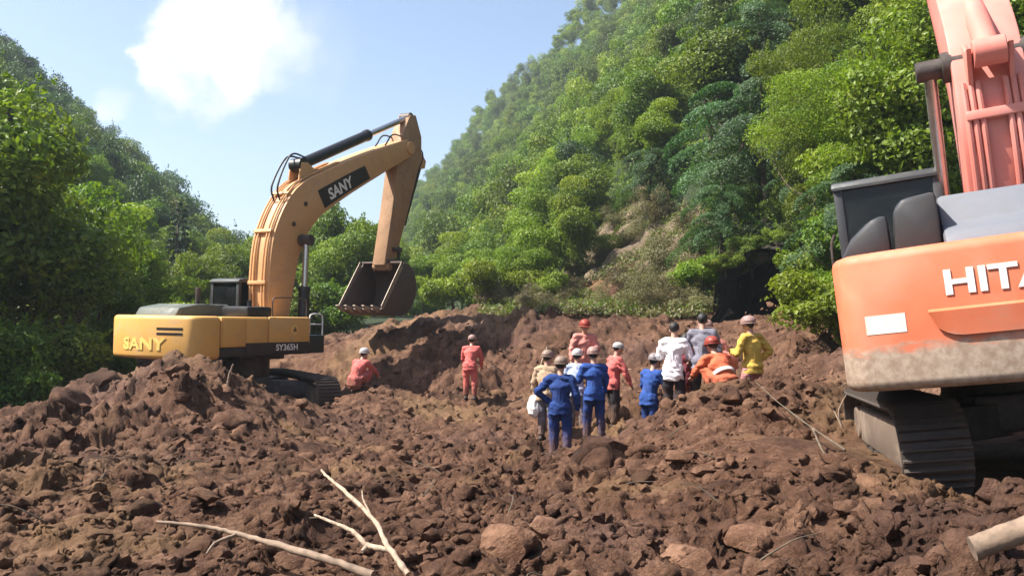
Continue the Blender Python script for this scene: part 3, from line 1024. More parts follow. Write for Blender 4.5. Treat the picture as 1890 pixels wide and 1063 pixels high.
def reg_scar(r, n):
    x = r.uniform(-4, 14, n * 12); y = r.uniform(30.2, 52, n * 12)
    s = scar(x, y); d = x - np.interp(y, RT_Y, RT_X)
    bare = fbm(x * .55, y * .55, 123, 3)
    ok = ((s > .05) | ((d > -7.5) & (d < 1) & (y < 38))) & (bare > -.18)
    rx, ry = x - TUN['p'].x, y - TUN['p'].y
    fw = rx * math.sin(TUN['az']) + ry * math.cos(TUN['az']); lt = rx * math.cos(TUN['az']) - ry * math.sin(TUN['az'])
    ok &= ~((np.abs(lt) < TUN['w'] + .25) & (fw > -7) & (fw < 5.6))
    return x[ok][:n], y[ok][:n]


scatter_cover('undergrowth', 'low green undergrowth on both wooded slopes', 10000, reg_slopes, M_LEAF, .10, 1.3, 71, 14)
scatter_cover('dry_brush', 'trampled dry yellowish brush on the bare slip above the ledge', 5200, reg_scar, M_LEAF_DRY, .06, .42, 72, 12)
scatter_cover('green_scrub', 'straggling green scrub clinging to the bare slip', 1500, reg_scar, M_LEAF, .06, .6, 73, 14)
for k in range(26):
    x, y_ = reg_scar(np.random.default_rng(900 + k), 1)
    if len(x):
        plant('shrub_dry', float(x[0]), float(y_[0]), random.uniform(.45, .8), name='dry_shrub', sink=.05)
for k, px, Y, s in (('shrub_dry', 1225, 500, .95), ('shrub_dry', 1160, 540, .8), ('shrub_dry', 1265, 540, .9), ('shrub_dry', 1100, 420, .9), ('shrub_a', 1070, 470, .7), ('shrub_dry', 1210, 420, 1.0), ('shrub_dry', 1290, 480, 1.0), ('shrub_a', 1140, 395, .7), ('shrub_dry', 1180, 380, .9), ('shrub_dry', 1090, 405, .8), ('shrub_dry', 1115, 385, .8), ('shrub_dry', 1135, 425, .7), ('shrub_dry', 1060, 440, .8), ('shrub_dry', 1160, 455, .8), ('shrub_a', 1085, 450, .5), ('shrub_dry', 1105, 475, .7)):
    p = Vector((*on_hill(px, Y), 0)); plant(k, p.x, p.y, s, name='dry_shrub' if 'dry' in k else 'shrub')


# --- tree labels: look, place by what is found nearby, then order from the left
def tree_labels():
    look = {'broad_a': 'round leafy tree', 'broad_b': 'tall leafy tree', 'bright_a': 'bright green spreading tree', 'bright_b': 'bright green upright tree', 'blue_a': 'dark bluish green tree',
            'shrub_a': 'dark green shrub', 'shrub_b': 'light green shrub', 'shrub_dry': 'dry brownish shrub', 'conifer': 'dark pointed conifer', 'frond': 'tree with drooping layered boughs', 'fine_big': 'fine-leaved bright green tree'}

    def place(px, py, Y):
        far = 'near ' if Y < 34 else 'middle-distance ' if Y < 52 else 'farther '
        if px < 250: s = 'left slope beside the left picture edge' if py > 300 else 'upper left slope'
        elif px < 480: s = 'left slope above the yellow excavator cab'
        elif px < 720: s = 'valley floor behind the yellow boom'
        elif px < 1030: s = 'right slope past the yellow bucket'
        elif px < 1310: s = 'slope above the bare slip' if py < 420 else 'bare slip above the ledge'
        elif px < 1480: s = 'slope above the dark hollow' if py < 470 else 'slope beside the dark hollow'
        elif px < 1750: s = 'slope behind the orange excavator cab'
        else: s = 'slope behind the orange boom'
        return far, s
    groups = {}
    for t in TREES:
        far, s = place(t[0], t[1], t[2])
        groups.setdefault((far, look[t[3]], s), []).append(t)
    ordn = ['leftmost', 'second from left', 'third from left', 'fourth from left', 'fifth from left', 'sixth from left', 'seventh from left', 'eighth from left', 'ninth from left', 'tenth from left', 'eleventh from left', 'twelfth from left', 'thirteenth from left', 'fourteenth from left', 'fifteenth from left']
    for (far, lk, s), ts in groups.items():
        ts.sort(key=lambda t: t[0])
        for i, t in enumerate(ts):
            lab = '%s%s on %s' % (far, lk, s)
            if len(ts) > 1:
                lab += ', ' + (ordn[i] if i < len(ts) - 1 or len(ts) < 3 else 'rightmost') if i < 15 else ', one of the right ones'
            tag(t[5], lab, 'shrub' if 'shrub' in lk else 'tree', 'shrubs on the valley sides' if 'shrub' in lk else 'trees on the valley sides')


tree_labels()


# ------------------------------------------------------------------ excavators
M_YEL = mat_paint('yellow_paint', (.68, .37, .095), .45, .60, (.46, .33, .21))
M_YEL_BOOM = mat_paint('yellow_boom_paint', (.60, .325, .135), .5, .55, (.38, .24, .16))
M_YEL_ARM = mat_paint('dirty_arm_paint', (.36, .20, .10), .55, .8, (.20, .125, .08))
M_ORG = mat_paint('orange_paint', (.63, .155, .068), .45, .42, (.50, .29, .19), fade_or_glare=(.67, .255, .155), mudline=(1.34, 1.46))
M_ORG_BOOM = mat_paint('sunlit_pale_boom_paint', (.60, .19, .145), .42, .25, (.54, .32, .27), fade_or_glare=(.68, .33, .285))  # pink pallor of overexposed sunlight is put into the boom colour
M_STEEL = mat_plain('worn_steel', (.075, .06, .052), .6, .4, .4, 7, .3)
M_BUCKET = mat_paint('muddy_bucket_steel', (.10, .07, .058), .55, .75, (.15, .092, .062), .2)
M_TOOTH = mat_plain('polished_tooth_steel', (.30, .24, .19), .5, .4, .3, 12, .2)
M_TRACK = mat_paint('track_steel', (.06, .047, .04), .7, .95, (.19, .13, .09), .1)
M_TRACKMUD = mat_paint('mud_caked_track_frame', (.13, .09, .065), .85, .9, (.31, .235, .17))
M_BLACK = mat_plain('black_paint', (.018, .018, .02), .45, 0, .4, 8, .1)
M_RUBBER = mat_plain('black_hose', (.012, .012, .013), .55, 0, .4, 20, .1)
M_CHROME = mat_plain('cylinder_rod', (.55, .52, .50), .25, .9, .1, 10, 0)
M_GREYGREEN = mat_paint('dusty_hood', (.085, .10, .085), .5, .7, (.26, .24, .19))
M_SILVER = mat_paint('silver_hood', (.125, .135, .16), .5, .35, (.17, .155, .14))
M_DGREY = mat_paint('dark_grey_cover', (.028, .03, .033), .5, .3, (.10, .09, .08))
M_CABFRAME = mat_paint('cab_frame', (.030, .034, .037), .45, .5, (.13, .12, .105))
M_DECAL_W = mat_plain('white_decal', (.80, .76, .72), .5, 0, .08, 9, 0)
M_DECAL_Y = mat_plain('pale_yellow_decal', (.78, .56, .16), .5, 0, .1, 9, 0)
M_DECAL_K = mat_plain('black_decal', (.020, .016, .016), .5, 0, .3, 9, 0)
M_RED = mat_plain('red_decal', (.45, .04, .03), .5, 0, .2, 9, 0)


def mat_glass():
    m, N, L, b = new_mat('dusty_cab_glass')
    tcn = N.new('ShaderNodeTexCoord')
    n = noise_node(N, L, 4, 6, .6, tcn.outputs['Object'])
    L.new(ramp(N, L, n, [(.35, (.006, .008, .009)), (.75, (.045, .05, .05))]), b.inputs['Base Color'])
    L.new(mrange(N, L, n, .3, .7, .06, .3), b.inputs['Roughness'])
    b.inputs['Specular IOR Level'].default_value = .6
    tr = N.new('ShaderNodeBsdfTransparent'); tr.inputs['Color'].default_value = (.55, .6, .6, 1)
    mx = N.new('ShaderNodeMixShader'); mx.inputs[0].default_value = .55
    L.new(b.outputs[0], mx.inputs[1]); L.new(tr.outputs[0], mx.inputs[2])
    L.new(mx.outputs[0], N['Material Output'].inputs['Surface'])
    return m


M_GLASS = mat_glass()


def text_mesh(txt, height, width=None, bold=.0, extrude=.004, slant=0.0):
    cu = bpy.data.curves.new('lettering', 'FONT')
    cu.body = txt; cu.align_x = 'LEFT'; cu.size = 1.0; cu.offset = bold; cu.extrude = extrude; cu.resolution_u = 4
    o = bpy.data.objects.new('lettering_curve', cu); col.objects.link(o)
    dg = bpy.context.evaluated_depsgraph_get(); dg.update()
    me = bpy.data.meshes.new_from_object(o.evaluated_get(dg))
    bpy.data.objects.remove(o); bpy.data.curves.remove(cu)
    co = np.zeros(len(me.vertices) * 3); me.vertices.foreach_get('co', co); co = co.reshape(-1, 3)
    z = co[:, 2].copy()
    mn, mx = co.min(0), co.max(0)
    co[:, 1] = (co[:, 1] - mn[1]) / (mx[1] - mn[1]) * height
    k = height / (mx[1] - mn[1]) if width is None else width / (mx[0] - mn[0])
    co[:, 0] = (co[:, 0] - mn[0]) * k + slant * co[:, 1]
    co[:, 0] -= co[:, 0].max() / 2; co[:, 1] -= height / 2
    co[:, 2] = z
    return me, co      # u, v, w


def map_text(me, co, fn):
    P = np.array([fn(u, v, w) for u, v, w in co], dtype=np.float32)
    me.vertices.foreach_set('co', P.ravel()); me.update()
    return me


def beam(mb, top, bot, y0, y1, bevel=.03, taper_y=None, M=None):
    """Box-section beam from upper and lower edge polylines in the x-z plane."""
    poly = list(top) + list(bot)[::-1]
    mb.prism([(p[0], p[1]) for p in poly], y0, y1, 'y', bevel, M)


def rot2(p, a):
    return (p[0] * math.cos(a) - p[1] * math.sin(a), p[0] * math.sin(a) + p[1] * math.cos(a))


def offset_poly(cl, th):
    """Upper and lower edges of a centre line with half thicknesses."""
    up, dn = [], []
    for i, p in enumerate(cl):
        a = Vector(cl[max(i - 1, 0)]); b = Vector(cl[min(i + 1, len(cl) - 1)])
        t = (b - a).normalized(); n = Vector((-t.y, t.x))
        up.append((p[0] + n.x * th[i], p[1] + n.y * th[i])); dn.append((p[0] - n.x * th[i], p[1] - n.y * th[i]))
    return up, dn


def lerp_list(a, n):
    xs = np.linspace(0, len(a) - 1, n)
    return list(np.interp(xs, range(len(a)), a))


def ram(parent, name, p0, p1, y, r, frac, mat_barrel, rodmat, lug=None):
    """Hydraulic cylinder in the plane y from p0 (barrel end) to p1 (rod end)."""
    a = Vector((p0[0], y, p0[1])); b = Vector((p1[0], y, p1[1]))
    m = a.lerp(b, frac)
    t = (b - a).normalized()
    mb = MB(); mb.cyl(a, m, r, 16, r * .15)
    mb.cyl(m - t * .10, m + t * .02, r * 1.12, 16, .01)
    mb.cyl(a + Vector((0, -r * 1.25, 0)), a + Vector((0, r * 1.25, 0)), r * 1.2, 14, .01)
    o = mb.build(name, mat_barrel, parent)
    mb = MB(); mb.cyl(m, b, r * .58, 14)
    mb.build('rod', rodmat, o)
    mb = MB(); mb.cyl(b + Vector((0, -r * 1.2, 0)), b + Vector((0, r * 1.2, 0)), r * 1.0, 14, .01); mb.build('rod_eye', M_STEEL, o)
    return o


def excavator(cfg):
    root = empty('excavator', cfg['loc'], cfg['rot'])
    tag(root, cfg['label'], 'excavator')
    W, TS, zb, zt, xf = cfg['W'], cfg['TS'], cfg['zb'], cfg['zt'], cfg['xf']
    paint, boom_paint = cfg['paint'], cfg['boom_paint']
    hw = W / 2
    # ---- counterweight: curved rear, rounded corners
    bulge, rc = cfg['bulge'], .22

    def rear_x(y):
        t = min(1, abs(y) / hw)
        x = -TS + bulge * t * t
        e = max(0.0, (abs(y) - (hw - rc)) / rc)
        return x + rc * (1 - math.sqrt(max(0, 1 - e * e)))
    ys = list(np.linspace(-hw, hw, 41))
    cx = -TS + cfg['cw_len']
    poly = [(rear_x(v), v) for v in ys] + [(cx, hw), (cx, -hw)]
    mb = MB(); mb.prism(poly, zb, zt, 'z', cfg.get('cw_bevel', .07), None, 3)
    cw = mb.build('counterweight', paint, root, True, 50)
    if cfg.get('cw_fn'): cfg['cw_fn'](cw, rear_x)
    # ---- deck and engine house
    mb = MB(); mb.box((cx - .05, -hw + .03, zb + .05), (xf, hw - .06, zb + .27), .02)
    mb.box((-.8, -.55, zb - .12), (.9, .55, zb + .06), .03)
    mb.build('deck', M_BLACK if cfg['dark_deck'] else paint, root)
    eng_x = cfg['eng_x']
    mb = MB(); mb.box((cx + .004, -hw + .012, zb + .274), (eng_x, hw - .012, zt - .012), .05)
    eh = mb.build('engine_house', paint, root)
    for sy in (-1, 1):
        n = 2
        for k in range(n):
            x0 = cx + .04 + k * (eng_x - cx - .06) / n; x1 = x0 + (eng_x - cx - .06) / n - .025
            mb = MB(); mb.box((x0, sy * (hw - .016), zb + .30), (x1, sy * (hw + .006), zt - .05), .012)
            d = mb.build('side_door', paint, eh)
            mb = MB()
            for q in range(5):
                zz = zt - .18 - q * .05
                mb.box((x0 + .18, sy * (hw + .004), zz), (x1 - .25, sy * (hw + .016), zz + .022), .004)
            if cfg.get('louvres'): mb.build('louvre', M_BLACK, d)
            else: mb.bm.free()
    # ---- right hand tank and tool box
    mb = MB(); mb.box((eng_x + .012, -hw, zb + .274), (xf - .02, -.50, zt), .05)
    tank = mb.build('fuel_tank', paint, root)
    mb = MB(); mb.box((xf - .016, -hw + .04, zb + .06), (xf + .62, -.56, zb + .55), .03)
    mb.build('tool_box', M_BLACK, root)
    hr_ = MB()
    hr_.tube(catmull([(xf + .55, -hw + .07, zb + .55), (xf + .55, -hw + .07, zb + 1.02), (xf + .45, -hw + .07, zb + 1.12), (xf + .1, -hw + .07, zb + 1.12), (xf + .02, -hw + .07, zb + 1.0), (xf + .02, -hw + .07, zb + .6)], 5), .02, 8)
    hr_.tube([(xf + .02, -hw + .07, zb + .85), (xf + .55, -hw + .07, zb + .85)], .016, 8)
    hr_.build('handrail', cfg.get('rail_mat', M_STEEL), root)
    if cfg.get('tank_fn'): cfg['tank_fn'](tank, hw)
    # ---- left box behind the cab
    mb = MB(); mb.box((eng_x + .012, .46, zb + .274), (cfg['cab_x0'] - .03, hw - .02, zt - .03), .04)
    mb.build('left_panel', paint, root)
    # ---- engine hood on top
    cfg['hood_fn'](root, cx, eng_x, hw, zt)
    # ---- cab
    x0, x1, y0, y1, z0, z1 = cfg['cab_x0'], cfg['cab_x1'], cfg.get('cab_y0', .45), hw + .02, zb + .28, cfg['cab_z']
    cab = MB()
    t = .10
    xm = x0 + (x1 - x0) * .52
    lo = z0 + .62
    cab.box((x0, y0, z0), (x1, y1, z0 + .5), .04)
    for (px_, py_) in ((x0, y0), (x0, y1 - t), (xm, y1 - t), (xm, y0)):
        cab.box((px_, py_, z0 + .46), (px_ + t, py_ + t, z1 - .05), .015)
    for py_ in (y0, y1 - t):
        cab.prism([(x1 - t, z0 + .46), (x1, z0 + .46), (x1 - .22, z1 - .05), (x1 - .22 - t, z1 - .05)], py_, py_ + t, 'y', .012)
    cab.prism([(x0 - .03, z1 - .10), (x0 + .02, z1 - .03), (x0 + .25, z1), (x1 - .45, z1), (x1 - .16, z1 - .06), (x1 - .16, z1 - .12), (x0 - .03, z1 - .13)], y0 - .02, y1 + .02, 'y', .03)
    cab.box((x0 + .002, y0 + t, z0 + .46), (x0 + .05, y1 - t, lo), .01)
    co = cab.build('cab', cfg['cab_mat'], root)
    for nm_, a, b in (('rear_window', (x0 + .02, y0 + t, lo), (x0 + .03, y1 - t, z1 - .14)),
                      ('side_window', (x0 + t, y1 - .05, lo - .1), (xm, y1 - .04, z1 - .14)), ('side_window', (xm + t, y1 - .05, lo - .1), (x1 - .25, y1 - .04, z1 - .14)),
                      ('side_window', (x0 + t, y0 + .04, lo - .1), (x1 - .25, y0 + .05, z1 - .14))):
        mb = MB(); mb.box(a, b); mb.build(nm_, M_GLASS, co)
    mb = MB(); mb.prism([(x1 - .05, z0 + .5), (x1 - .04, z0 + .5), (x1 - .25, z1 - .12), (x1 - .26, z1 - .12)], y0 + t, y1 - t); mb.build('windscreen', M_GLASS, co)
    mb = MB(); mb.box((x0 + .35, y0 + .25, z0 + .5), (x0 + .85, y1 - .25, z0 + .78), .06); mb.box((x0 + .28, y0 + .28, z0 + .7), (x0 + .42, y1 - .28, z0 + 1.42), .06); mb.box((x0 + .29, y0 + .36, z0 + 1.44), (x0 + .39, y1 - .36, z0 + 1.62), .04)
    mb.build('seat', M_BLACK, co)
    mb = MB(); mb.tube(catmull([(x0 + .1, y1 + .05, z0 + .7), (x0 + .1, y1 + .1, z0 + .9), (x0 + .1, y1 + .1, z0 + 1.3), (x0 + .1, y1 + .05, z0 + 1.45)], 4), .017, 7); mb.build('grab_handle', M_STEEL, co)
    # ---- undercarriage
    uy, G, TL, SW, rr_ = cfg['track_yaw'], cfg['gauge'], cfg['track_len'], cfg['shoe'], cfg['track_r']
    mb = MB(); mb.cyl((0, 0, rr_ * 1.5), (0, 0, zb - .02), .62, 28, .02)
    mb.build('swing_ring', M_STEEL, root)
    mb = MB(); mb.box((-.8, -.5, rr_ * 1.0), (.8, .5, rr_ * 1.9), .06)
    for a in (1, -1):
        for b in (1, -1):
            mb.prism([(a * .15, b * .2), (a * .75, b * .2), (a * 1.3, b * (G / 2)), (a * .8, b * (G / 2))], rr_ * .9, rr_ * 1.7, 'z', .02)
    fr = mb.build('undercarriage_frame', M_STEEL, root); fr.rotation_euler = (0, 0, uy)
    half = TL / 2 - rr_
    per = 4 * half + 2 * math.pi * rr_
    ns = int(round(per / cfg['pitch'])); pt = per / ns
    sm = MB(); sm.box((-pt * .49, -SW / 2, 0), (pt * .49, SW / 2, .028), .006, None, 1)
    for gx in (-.25, .25):
        sm.prism([(gx * pt - .018, .026), (gx * pt + .018, .026), (gx * pt + .008, .075), (gx * pt - .008, .075)], -SW / 2 + .01, SW / 2 - .01)
    sm.box((-pt * .4, -.16, -.10), (pt * .4, -.10, .0)); sm.box((-pt * .4, .10, -.10), (pt * .4, .16, .0))
    shoe_me = sm.mesh('track_shoe'); shoe_me.materials.append(M_TRACK)
    for sy in (1, -1):
        mb = MB()
        mb.prism([(-half - .05, rr_ * .75), (-half + .1, rr_ * .45), (half - .1, rr_ * .45), (half + .05, rr_ * .75), (half + .05, rr_ * 1.15), (half - .25, rr_ * 1.45), (-half + .4, rr_ * 1.5), (-half - .05, rr_ * 1.2)], -SW * .30, SW * .30, 'y', .03)
        tr = mb.build('track', M_TRACKMUD, root)
        Mz = Matrix.Rotation(uy, 4, 'Z') @ Matrix.Translation((0, sy * G / 2, 0))
        tr.matrix_local = Mz
        for ex, nm_ in ((-half, 'drive_sprocket'), (half, 'idler_wheel')):
            mb = MB(); mb.cyl((ex, -.1, rr_), (ex, .1, rr_), rr_ - .1, 26, .02); mb.cyl((ex, -SW * .34, rr_), (ex, SW * .34, rr_), rr_ * .48, 18, .02)
            mb.build(nm_, M_TRACKMUD, tr)
        for k in range(7):
            xx = -half + .35 + k * (2 * half - .7) / 6
            mb = MB(); mb.cyl((xx, -SW * .28, .20), (xx, SW * .28, .20), .10, 12, .01); mb.build('track_roller', M_STEEL, tr)
        for k in range(ns):
            sd = k * pt
            if sd < 2 * half: x, z, a = half - sd, 2 * rr_ - .06, math.pi
            elif sd < 2 * half + math.pi * rr_:
                q = (sd - 2 * half) / rr_; x, z, a = -half - math.sin(q) * (rr_ - .06), rr_ + math.cos(q) * (rr_ - .06), math.pi + q
            elif sd < 4 * half + math.pi * rr_: x, z, a = -half + (sd - 2 * half - math.pi * rr_), .06, 0
            else:
                q = (sd - 4 * half - math.pi * rr_) / rr_; x, z, a = half + math.sin(q) * (rr_ - .06), rr_ - math.cos(q) * (rr_ - .06), q
            o = link('track_shoe', shoe_me, None, tr)
            # outward normal: top +z, so local z flipped on the bottom run
            if sd < 2 * half: nrm = 0
            elif sd < 2 * half + math.pi * rr_: nrm = (sd - 2 * half) / rr_
            elif sd < 4 * half + math.pi * rr_: nrm = math.pi
            else: nrm = math.pi + (sd - 4 * half - math.pi * rr_) / rr_
            o.location = (x, 0, z); o.rotation_euler = (0, -nrm, 0)
    # ---- boom
    k = cfg['boom_scale']; ba = cfg['boom_a']; fx, fz = cfg['foot']
    P = lambda q: (fx + k * rot2(q, ba)[0], fz + k * rot2(q, ba)[1])
    B0 = cfg['boom_pts']
    cl = [(v.x, v.y) for v in catmull([Vector((a, b, 0)) for a, b in B0], 6)]
    th = lerp_list(cfg['boom_th'], len(cl))
    up, dn = offset_poly([P(c) for c in cl], [t_ * k for t_ in th])
    bw = cfg['boom_w'] / 2
    mb = MB(); beam(mb, up, dn, -bw, bw, .025)
    for c in (cl[0], cl[-1]):
        p = P(c); mb.cyl((p[0], -bw - .08, p[1]), (p[0], bw + .08, p[1]), .17 * k, 18, .015)
    boom = mb.build('boom', boom_paint, root, True, 25)
    # pipes and hoses along the upper face
    def edge(i, off, yy):
        i = min(max(i, 0), len(up) - 1)
        a = Vector(up[i]); d = Vector(dn[i]); n = (a - d).normalized()
        q = a + n * off
        return Vector((q.x, yy, q.y))
    n0 = cfg['pipe0']
    for yy in cfg['pipes']:
        mb = MB()
        mb.tube([edge(i, .05, yy) for i in range(1, n0 + 1)], .028 * cfg['pipe_k'], 8)
        mb.build('hydraulic_pipe', cfg['pipe_mat'], boom)
    for i in cfg['clamps']:
        mb = MB(); p = edge(i, .055, 0)
        q = edge(i + 1, .055, 0); d = (q - p).normalized(); nn = Vector((-d.z, 0, d.x))
        ang = math.atan2(d.z, d.x)
        mb.box((-.05, -bw * .82, -.05), (.05, bw * .82, .045), .012, Matrix.Translation(p) @ Matrix.Rotation(-ang, 4, 'Y'))
        mb.build('pipe_clamp', boom_paint, boom)
    # ---- boom rams
    bp = P(cfg['ram_on_boom'])
    mb = MB(); mb.cyl((bp[0], -bw - .30, bp[1]), (bp[0], bw + .30, bp[1]), .075, 14, .01); mb.cyl((bp[0], -bw - .08, bp[1]), (bp[0], bw + .08, bp[1]), .17, 18, .01); mb.build('ram_pin', M_STEEL, boom)
    for sy in (-1, 1):
        ram(root, 'boom_ram', cfg['ram_foot'], bp, sy * (bw + .2), .11 * k + .015, cfg.get('ram_frac', .55), cfg['ram_mat'], M_CHROME)
    # ---- arm
    T = P(B0[-1]); aa = cfg['arm_a']; ka = cfg['arm_scale']
    A = lambda q: (T[0] + ka * rot2(q, aa)[0], T[1] + ka * rot2(q, aa)[1])      # arm frame: x runs from the boom pin to the bucket pin
    aup = [A(q) for q in ((-.98, .18), (-.55, .56), (-.05, .70), (.6, .60), (1.8, .44), (3.1, .24))]
    adn = [A(q) for q in ((-.90, -.05), (-.35, -.22), (.1, -.28), (.8, -.22), (1.8, -.17), (3.1, -.14))]
    aw = cfg['arm_w'] / 2
    mb = MB(); beam(mb, aup, adn, -aw, aw, .022)
    p = A((3.1, .03)); mb.cyl((p[0], -aw - .08, p[1]), (p[0], aw + .08, p[1]), .13, 16, .01)
    mb.cyl((T[0], -aw - .12, T[1]), (T[0], aw + .12, T[1]), .17, 18, .01)
    arm = mb.build('arm', cfg.get('arm_paint', boom_paint), root, True, 25)
    # arm ram on the boom's back
    i_r = cfg['arm_ram_i']; e = edge(i_r, .30 * k, 0)
    mb = MB()
    ee = edge(i_r, -.06, 0); e2 = edge(i_r - 2, -.06, 0); e3 = edge(i_r + 2, -.06, 0)
    for sy in (-1, 1):
        mb.prism([(e2.x, e2.z), (e.x - .1 * k, e.z + .05 * k), (e.x + .12 * k, e.z + .08 * k), (e3.x, e3.z)], sy * .17, sy * .22, 'y', .01)
    mb.build('arm_ram_bracket', boom_paint, boom)
    ram(root, 'arm_ram', (e.x, e.z), A((-.86, .04)), 0, .135 * k, cfg['arm_ram_frac'], cfg['ram_mat'], M_CHROME)
    # hoses looping from the boom to the arm ram
    for q, yy in enumerate((-.12, .10) if cfg.get('loops', True) else ()):
        mb = MB()
        pts = [edge(i_r - 5, .04, yy), edge(i_r - 4, .30 * k, yy), edge(i_r - 1, .62 * k - .08 * q, yy), edge(i_r + 1, .42 * k, yy)]
        mb.tube(catmull(pts, 7), .028, 7); mb.build('hose', M_RUBBER, boom)
    for q, yy in enumerate((-.2, .2)):
        mb = MB(); pts = [edge(len(up) - 4, .02, yy), edge(len(up) - 2, .25, yy), Vector((A((-.2, .75))[0], yy, A((-.2, .75))[1])), Vector((A((.7, .55))[0], yy, A((.7, .55))[1]))]
        mb.tube(catmull(pts, 6), .026, 7); mb.build('hose', M_RUBBER, arm)
    # ---- bucket, linkage, bucket ram
    bpn = A((3.1, .03)); bk = cfg['bucket_k']; bka = cfg['bucket_a']
    Q = lambda q: (bpn[0] + bk * rot2(q, bka)[0], bpn[1] + bk * rot2(q, bka)[1])
    # bucket frame: pin at origin, mouth faces -x, teeth at the bottom of the mouth
    prof = [(-.10, .12), (.34, .16), (.66, -.02), (.86, -.36), (.86, -.80), (.66, -1.14), (.30, -1.36), (-.16, -1.46), (-.50, -1.48)]
    prof = [(v.x, v.y) for v in catmull([Vector((a, b, 0)) for a, b in prof], 4)]
    bwid = cfg['bucket_w'] / 2
    mb = MB()
    pr = [Q(q) for q in prof]
    inner = []
    for i, q in enumerate(prof):
        a = Vector(prof[max(i - 1, 0)]); b = Vector(prof[min(i + 1, len(prof) - 1)]); t_ = (b - a).normalized(); n_ = Vector((t_.y, -t_.x))
        inner.append(Q((q[0] + n_.x * .045, q[1] + n_.y * .045)))
    poly = pr + inner[::-1]
    mb.prism(poly, -bwid, bwid, 'y')
    side = [Q(q) for q in prof[1:]]
    for sy in (-1, 1):
        mb.prism(side, sy * (bwid - .002), sy * (bwid + .04), 'y', .008)
        for a in (-.06, .30):
            pass
    for sy in (-1, 1):
        mb.prism([Q(q) for q in ((-.16, .16), (-.02, -.16), (.60, .0), (.52, .30), (.34, .36))], sy * .24, sy * .29, 'y', .01)
    bucket = mb.build('bucket', M_BUCKET, root, True, 30)
    tp, td = Q((-.50, -1.48)), rot2((-1, .02), bka)
    for q in range(5):
        yy = -bwid + .10 + q * (2 * bwid - .2) / 4
        mb = MB()
        a = Vector((tp[0], yy, tp[1])); d = Vector((td[0], 0, td[1])); n_ = Vector((-td[1], 0, td[0]))
        mb.prism([(0 - .10, -.055), (.10, -.06), (.34, -.012), (.34, .012), (.10, .06), (-.10, .055)], -.055, .055, 'y', .008, Matrix.Translation(a) @ Matrix.Rotation(-math.atan2(d.z, d.x), 4, 'Y'))
        mb.build('tooth', M_TOOTH, bucket)
    for sy in (-1, 1):
        mb = MB()
        mb.prism([Q(q) for q in ((-.13, .10), (-.02, -.05), (-.42, -1.44), (-.56, -1.40))], sy * (bwid + .041), sy * (bwid + .065), 'y', .006)
        mb.build('side_cutter', M_TOOTH, bucket)
    l1 = A((2.55, .42)); l2 = Q((.46, .24)); piv = A((2.65, .05))
    mb = MB()
    for sy in (-1, 1):
        for (a, b) in ((piv, (l1[0], l1[1])), (l1, l2)):
            d = (Vector(b) - Vector(a)).normalized(); n_ = Vector((-d.y, d.x)) * .07
            mb.prism([(a[0] + n_.x, a[1] + n_.y), (b[0] + n_.x, b[1] + n_.y), (b[0] - n_.x, b[1] - n_.y), (a[0] - n_.x, a[1] - n_.y)], sy * (aw + .03 if a is piv else .17), sy * (aw + .08 if a is piv else .23), 'y', .01)
    mb.build('bucket_link', M_STEEL, root)
    ram(root, 'bucket_ram', A((.05, .86)), l1, 0, .10 * k + .01, cfg.get('bram_frac', .6), M_BLACK, M_CHROME)
    mb = MB(); q0 = A((.05, .86))
    for sy in (-1, 1):
        mb.prism([A((-.3, .5)), A((-.05, .98)), A((.15, .98)), A((.4, .5))], sy * .14, sy * .19, 'y', .01)
    mb.build('bucket_ram_bracket', boom_paint, arm)
    if cfg.get('boom_fn'): cfg['boom_fn'](boom, up, dn, bw, edge)
    for ch in root.children:
        if ch.name.split('.')[0] in ('boom', 'arm', 'bucket', 'boom_ram', 'arm_ram', 'bucket_ram', 'bucket_link'):
            ch.location.y += cfg.get('by', 0)
    return root


# ---- the yellow machine on the left
def y_cw(cw, rear_x):
    hw = 1.5
    me, co = text_mesh('SANY', .30, 1.45, .03, .01)
    map_text(me, co, lambda u, v, w: (rear_x(-u) - .006 - (w if w > 0 else 0), -u + .0, 1.88 + v))
    link('lettering', me, M_DECAL_Y, cw)
    for z in (2.22, 2.10):
        mb = MB()
        ys = np.linspace(-1.15, -.45, 8)
        mb.prism([(rear_x(v) - .006, v) for v in ys] + [(rear_x(v) + .01, v) for v in ys[::-1]], z, z + .055, 'z')
        mb.build('vent_slot', M_BLACK, cw)


def y_tank(tank, hw):
    mb = MB(); mb.box((-1.55, -hw - .012, 1.64), (.78, -hw - .001, 1.90)); mb.build('black_stripe', M_DECAL_K, tank)
    me, co = text_mesh('SY365H', .17, .82, .02, .003)
    map_text(me, co, lambda u, v, w: (-.08 + u, -hw - .014 - max(0, w), 1.77 + v)); link('lettering', me, M_DECAL_W, tank)
    mb = MB(); n = 28
    ring = [(.22 + .13 * math.cos(2 * math.pi * i / n), 2.22 + .13 * math.sin(2 * math.pi * i / n)) for i in range(n)]
    mb.prism(ring, -hw - .006, -hw - .001, 'y'); em = mb.build('emblem', M_DECAL_Y, tank)
    mb = MB(); mb.prism([(.22 + .10 * math.cos(2 * math.pi * i / n), 2.22 + .10 * math.sin(2 * math.pi * i / n)) for i in range(n)], -hw - .009, -hw - .0065, 'y'); mb.build('emblem_field', M_YEL, em)
    mb = MB()
    for q in range(3):
        a = R(90 + 120 * q)
        mb.prism([(.22 + .09 * math.cos(a), 2.22 + .09 * math.sin(a)), (.22 + .03 * math.cos(a + 1.05), 2.22 + .03 * math.sin(a + 1.05)), (.22, 2.22), (.22 + .03 * math.cos(a - 1.05), 2.22 + .03 * math.sin(a - 1.05))], -hw - .012, -hw - .0095, 'y')
    mb.build('emblem_star', M_DECAL_K, em)


